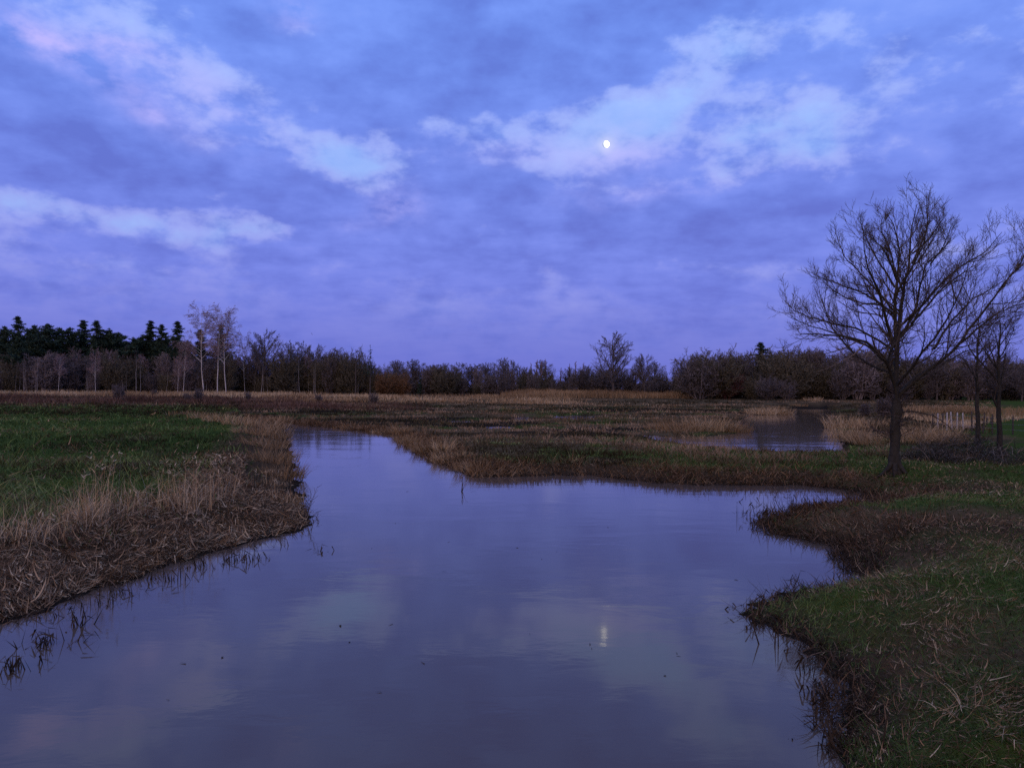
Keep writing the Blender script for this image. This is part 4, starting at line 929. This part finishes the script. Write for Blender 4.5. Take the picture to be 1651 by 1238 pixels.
for i, px in enumerate((858, 866, 874, 882, 903, 920, 928, 938, 947)):
    stand(P_POP[i % 2], 'poplar_tree', px, (580, 574, 576, 573, 588, 581, 577, 579, 586)[i], U(200, 210, 1)[0],
          ['first thin poplar of the left clump', 'second thin poplar of the left clump', 'third thin poplar of the left clump', 'tallest poplar, closing the left clump', 'low poplar between the two clumps',
           'first poplar of the clump beside the lone oak', 'highest poplar of the clump beside the lone oak', 'third poplar of the clump beside the lone oak', 'last low poplar before the lone oak'][i], 'poplar tree', 'thin poplars in the middle of the wood')
stand(P_POP[0], 'poplar_tree', 1168, 566, 186, 'pale feathery poplar alone on the right hand wood', 'poplar tree')
stand(P_LARCH, 'larch_tree', 597, 556, 186, 'thin sparse conifer standing alone above the wood', 'conifer')
stand(P_FIR[1], 'fir_tree', 1228, 551, 178, 'dark ragged fir rising from the wood on the right', 'conifer', None, 1.4)
stand(P_CONE, 'fir_tree', 677, 604, 190, 'small dark young conifer low in the middle wood', 'conifer', None, .8)
sn_x, _, sn_t = at_y(574, 563, 186); sn_z = float(land([sn_x], [186.0])[0])
sp_ = np.zeros((1, 6, 3)); sp_[0, :, 2] = np.linspace(-.2, sn_t - sn_z, 6); sp_[0, :, 0] = rng.normal(0, .05, 6)
sn = obj('dead_snag', geo_mesh('dead_snag', [tubes(sp_, np.linspace(.16, .05, 6)[None], 6)], M_BARK_FAR)); sn.location = (sn_x, 186, sn_z)
tag(sn, 'dead branchless trunk standing like a pole left of the thin conifer', 'dead tree')

for i in range(44):
    px = -50 + 640 * (i + .5) / 44 + rng.normal(0, 4)
    stand(random.choice(P_BARE), 'bare_tree', px, U(560, 578, 1)[0] + (8 if px > 400 else 0), U(196, 214, 1)[0], 'grey leafless tree among the crowded stems of the left wood', 'tree', 'leafless trees inside the left wood', U(.9, 1.4, 1)[0])
for i in range(36):
    px = 590 + 1090 * (i + .5) / 36 + rng.normal(0, 5)
    stand(random.choice(P_BARE), 'bare_tree', px, U(576, 600, 1)[0] - 12 * (px > 1180), U(190, 210, 1)[0], 'low leafless tree among the crowded stems of the distant wood', 'tree', 'leafless trees inside the distant wood', U(1.0, 1.6, 1)[0])
# undergrowth shrubs in front of and between the trees
def bush(px, top, Y, label, group, wide=1.0, me=None, name='shrub'):
    X, _, zt = at_y(px, top, Y); z = float(land([X], [Y])[0])
    o = obj(name, me or random.choice(P_SHRUB)); s = max(.25, (zt - z) / 5.0); o.location = (X, Y, z - .1); o.scale = (s * wide, s * wide, s); o.rotation_euler = (0, 0, rng.random() * 6.283)
    tag(o, label, 'shrub', group); return o
for i in range(92):
    px = -50 + 640 * (i + .5) / 92 + rng.normal(0, 3)
    bush(px, U(568, 610, 1)[0], U(188, 202, 1)[0], 'purple brown leafless shrub in the undergrowth of the left wood', 'shrubs under the left wood', U(.6, 1.3, 1)[0])
for i in range(78):
    px = 575 + 590 * (i + .5) / 78 + rng.normal(0, 3)
    bush(px, U(590, 618, 1)[0] + (4 if px > 830 else 0), U(188, 204, 1)[0], 'grey brown leafless shrub in the low wood behind the reeds', 'shrubs in the middle wood', U(.7, 1.5, 1)[0])
for i in range(80):
    px = 1105 + 590 * (i + .5) / 80 + rng.normal(0, 3)
    bush(px, U(566, 612, 1)[0] - 6 * (1240 < px < 1420) + (8 if px > 1480 else 0), U(158, 186, 1)[0], 'brown leafless shrub in the thicket behind the pond and fence', 'shrubs in the right thicket', U(1.0, 1.6, 1)[0])
bush(622, 602, 178, 'orange twigged willow bush at the wood edge, left one of two', 'orange willow bushes', 1.5, P_SHRUB_O); bush(648, 604, 178, 'orange twigged willow bush at the wood edge, right one of two', 'orange willow bushes', 1.4, P_SHRUB_O)
bush(1172, 603, 160, 'reddish leafless bush in the right thicket', None, 1.4, P_SHRUB_R)
for (px, top, Y, w, lab) in [(193, 618, 118, 1.0, 'dark bushy shrub alone in the heath below the dip of the wood'), (318, 624, 112, 1.0, 'dark shrub in the heath below the slim birch'), (303, 632, 108, .9, 'smaller dark shrub left of the one below the birch'),
                             (515, 634, 120, 1.2, 'loose brown shrub in the reed belt below the small oaks'), (603, 632, 115, 1.2, 'dark rounded shrub in the reed belt below the thin conifer'), (400, 630, 125, 1.0, 'dark low shrub right of the birches'), (250, 627, 150, 1.2, 'low forked shrub before the three firs'),
                             (1270, 612, 150, 1.3, 'dense brown shrub behind the pond islet'), (1240, 608, 152, 1.5, 'broad brown shrub left of the dense one behind the pond'), (1395, 650, 70, 1.5, 'twiggy shrub beside the right shore of the pond'),
                             (1425, 640, 66, 1.5, 'twiggy bush left behind the big tree trunk'), (970, 634, 170, 1.2, 'twiggy bush at the foot of the lone oak')]:
    bush(px, top, Y, lab, None, w, P_SHRUB[5 if Y > 100 else 1])

# ------------------------------------------------------------------ bramble heap by the fence
X, Y, z = zpix(1560, 745)
def bramble(w, h, n):
    a = rng.random(n) * 6.283; rr = np.sqrt(rng.random(n))
    b = np.stack([np.cos(a) * rr * w, np.sin(a) * rr * .8, np.zeros(n)], 1)
    zt = h * (1 - rr ** 2) * .9
    b[:, 2] = rng.random(n) * zt
    return [blade_geo(b, rng.random(n) * 6.283, U(.25, .8, n), np.full(n, .013), np.radians(U(20, 95, n)), np.radians(U(20, 90, n)), np.clip(rng.random(n) ** 2.2, 0, 1), 4)]
for (px, py, w, h, n, lab) in [(1500, 745, 1.1, .75, 1500, 'tangled dead bramble heap just right of the big tree'), (1560, 738, 1.5, 1.0, 2200, 'largest dark bramble heap below the fence'), (1625, 748, 1.2, .7, 1300, 'dark bramble heap under the leaning slim tree')]:
    X, Y, z = zpix(px, py)
    o = obj('bramble_heap', blade_mesh('bramble_heap', bramble(w, h, n), M_BRAMBLE)); o.location = (X, Y, z); tag(o, lab, 'bramble', 'bramble heaps below the fence')

# ------------------------------------------------------------------ post and wire fence
FP = [(1504, 685, .9, 0), (1512, 687, .9, 1), (1520, 688, .9, 0), (1527, 689, .95, 1), (1535, 690, 1, 1), (1543, 695, 1, 1), (1553, 690, 1, 1), (1567, 694, 1.05, 0), (1585, 695, 1, 0), (1600, 697, 1, 0), (1612, 697, 1, 0), (1633, 699, 1, 0), (1655, 701, 1, 0), (1690, 704, 1, 0)]
fx = [zpix(px, 694 + (px - 1543) * .09) for px, py, h, p_ in FP]
fence = thing('wire_fence', 'post and wire fence of thin grey stakes behind the brambles', 'fence', fx[0])
def post_mesh(h, r_, mt, lean):
    P_ = np.zeros((1, 4, 3)); P_[0, :, 2] = np.array([-.3, .3, .8, 1.0]) * h; P_[0, :, 0] = lean * P_[0, :, 2]
    g = tubes(P_, np.array([[r_, r_, r_ * .95, r_ * .8]]), 7)
    V, Q, T, A = g; cap = V[-7:].mean(0) + np.array([0, 0, .01]); n0 = len(V); V = np.vstack([V, cap])
    T = np.array([(n0 - 7 + i, n0 - 7 + (i + 1) % 7, n0) for i in range(7)])
    return mesh_np('post', V, Q, T, mats=[mt])
tops = []
for (px, py, h, pale), (X, Y, z) in zip(FP, fx):
    ln = rng.normal(0, .03)
    o = obj('post', post_mesh(1.08 * h, .04, M_POST if pale else M_POST_DARK, ln), fence); o.location = (X - fx[0][0], Y - fx[0][1], z - fx[0][2])
    tops.append((X - fx[0][0], Y - fx[0][1], z - fx[0][2]))
for hh in (.3, .6, .88):
    P_ = np.array(tops) + np.array([0, -.055, hh])
    obj('wire', geo_mesh('wire', [tubes(P_[None], np.full((1, len(P_)), .006), 4)], M_WIRE), fence)
for i, (px, py) in enumerate([(1574, 683), (1591, 684), (1598, 684), (1611, 684)]):
    X, Y, z = zpix(px, py)
    o = obj('stake', post_mesh(.55, .05, M_POST_DARK, rng.normal(0, .05))); o.location = (X, Y, z)
    tag(o, ['short dark stake behind the fence beside the first slim tree', 'short dark stake between the slim trees behind the fence', 'short dark stake, one of a close pair, nearer the leaning slim tree', 'short dark stake against the leaning slim tree behind the fence'][i], 'stake', 'short stakes behind the fence')

# leafless sprig leaning out at the tip of the left bank
X, Y = on_z(494, 838, 0)
st = np.zeros((3, 8, 3)); k8 = np.linspace(0, 1, 8)
for i, (dx, hz) in enumerate([(.24, .75), (.10, .5), (-.1, .42)]):
    st[i, :, 0] = dx * k8 ** 1.3; st[i, :, 2] = -.05 + hz * k8; st[i, :, 1] = rng.normal(0, .05) * k8
sa = np.full((3, 8), .008) * (1.2 - k8)[None]
g1, h1 = grow(st, sa, 9, .25, 1, (25, 60), (.15, .35), 4, .1, .1, (.5, .7), .5, rmin=.005)
o = obj('sapling', geo_mesh('sapling', [tubes(st, sa, 4), tubes(g1, h1, 3)], M_TWIG)); o.location = (X, Y, .02)
tag(o, 'leafless twiggy sapling leaning over the water at the tip of the left bank', 'sapling')


# tiny scraps drifting on the river
n = 36
x, y = scatter(n, 7, 30, -.45, .4)
k = land(x, y) < -.1; x, y = x[k], y[k]; m_ = len(x)
stuff('floating_debris', [blade_geo(np.stack([x, y, np.full(m_, .006)], 1), rng.random(m_) * 6.283, U(.02, .09, m_), U(.01, .03, m_), np.full(m_, 1.54), np.full(m_, .02), U(0, .7, m_), 2)], M_STALK)
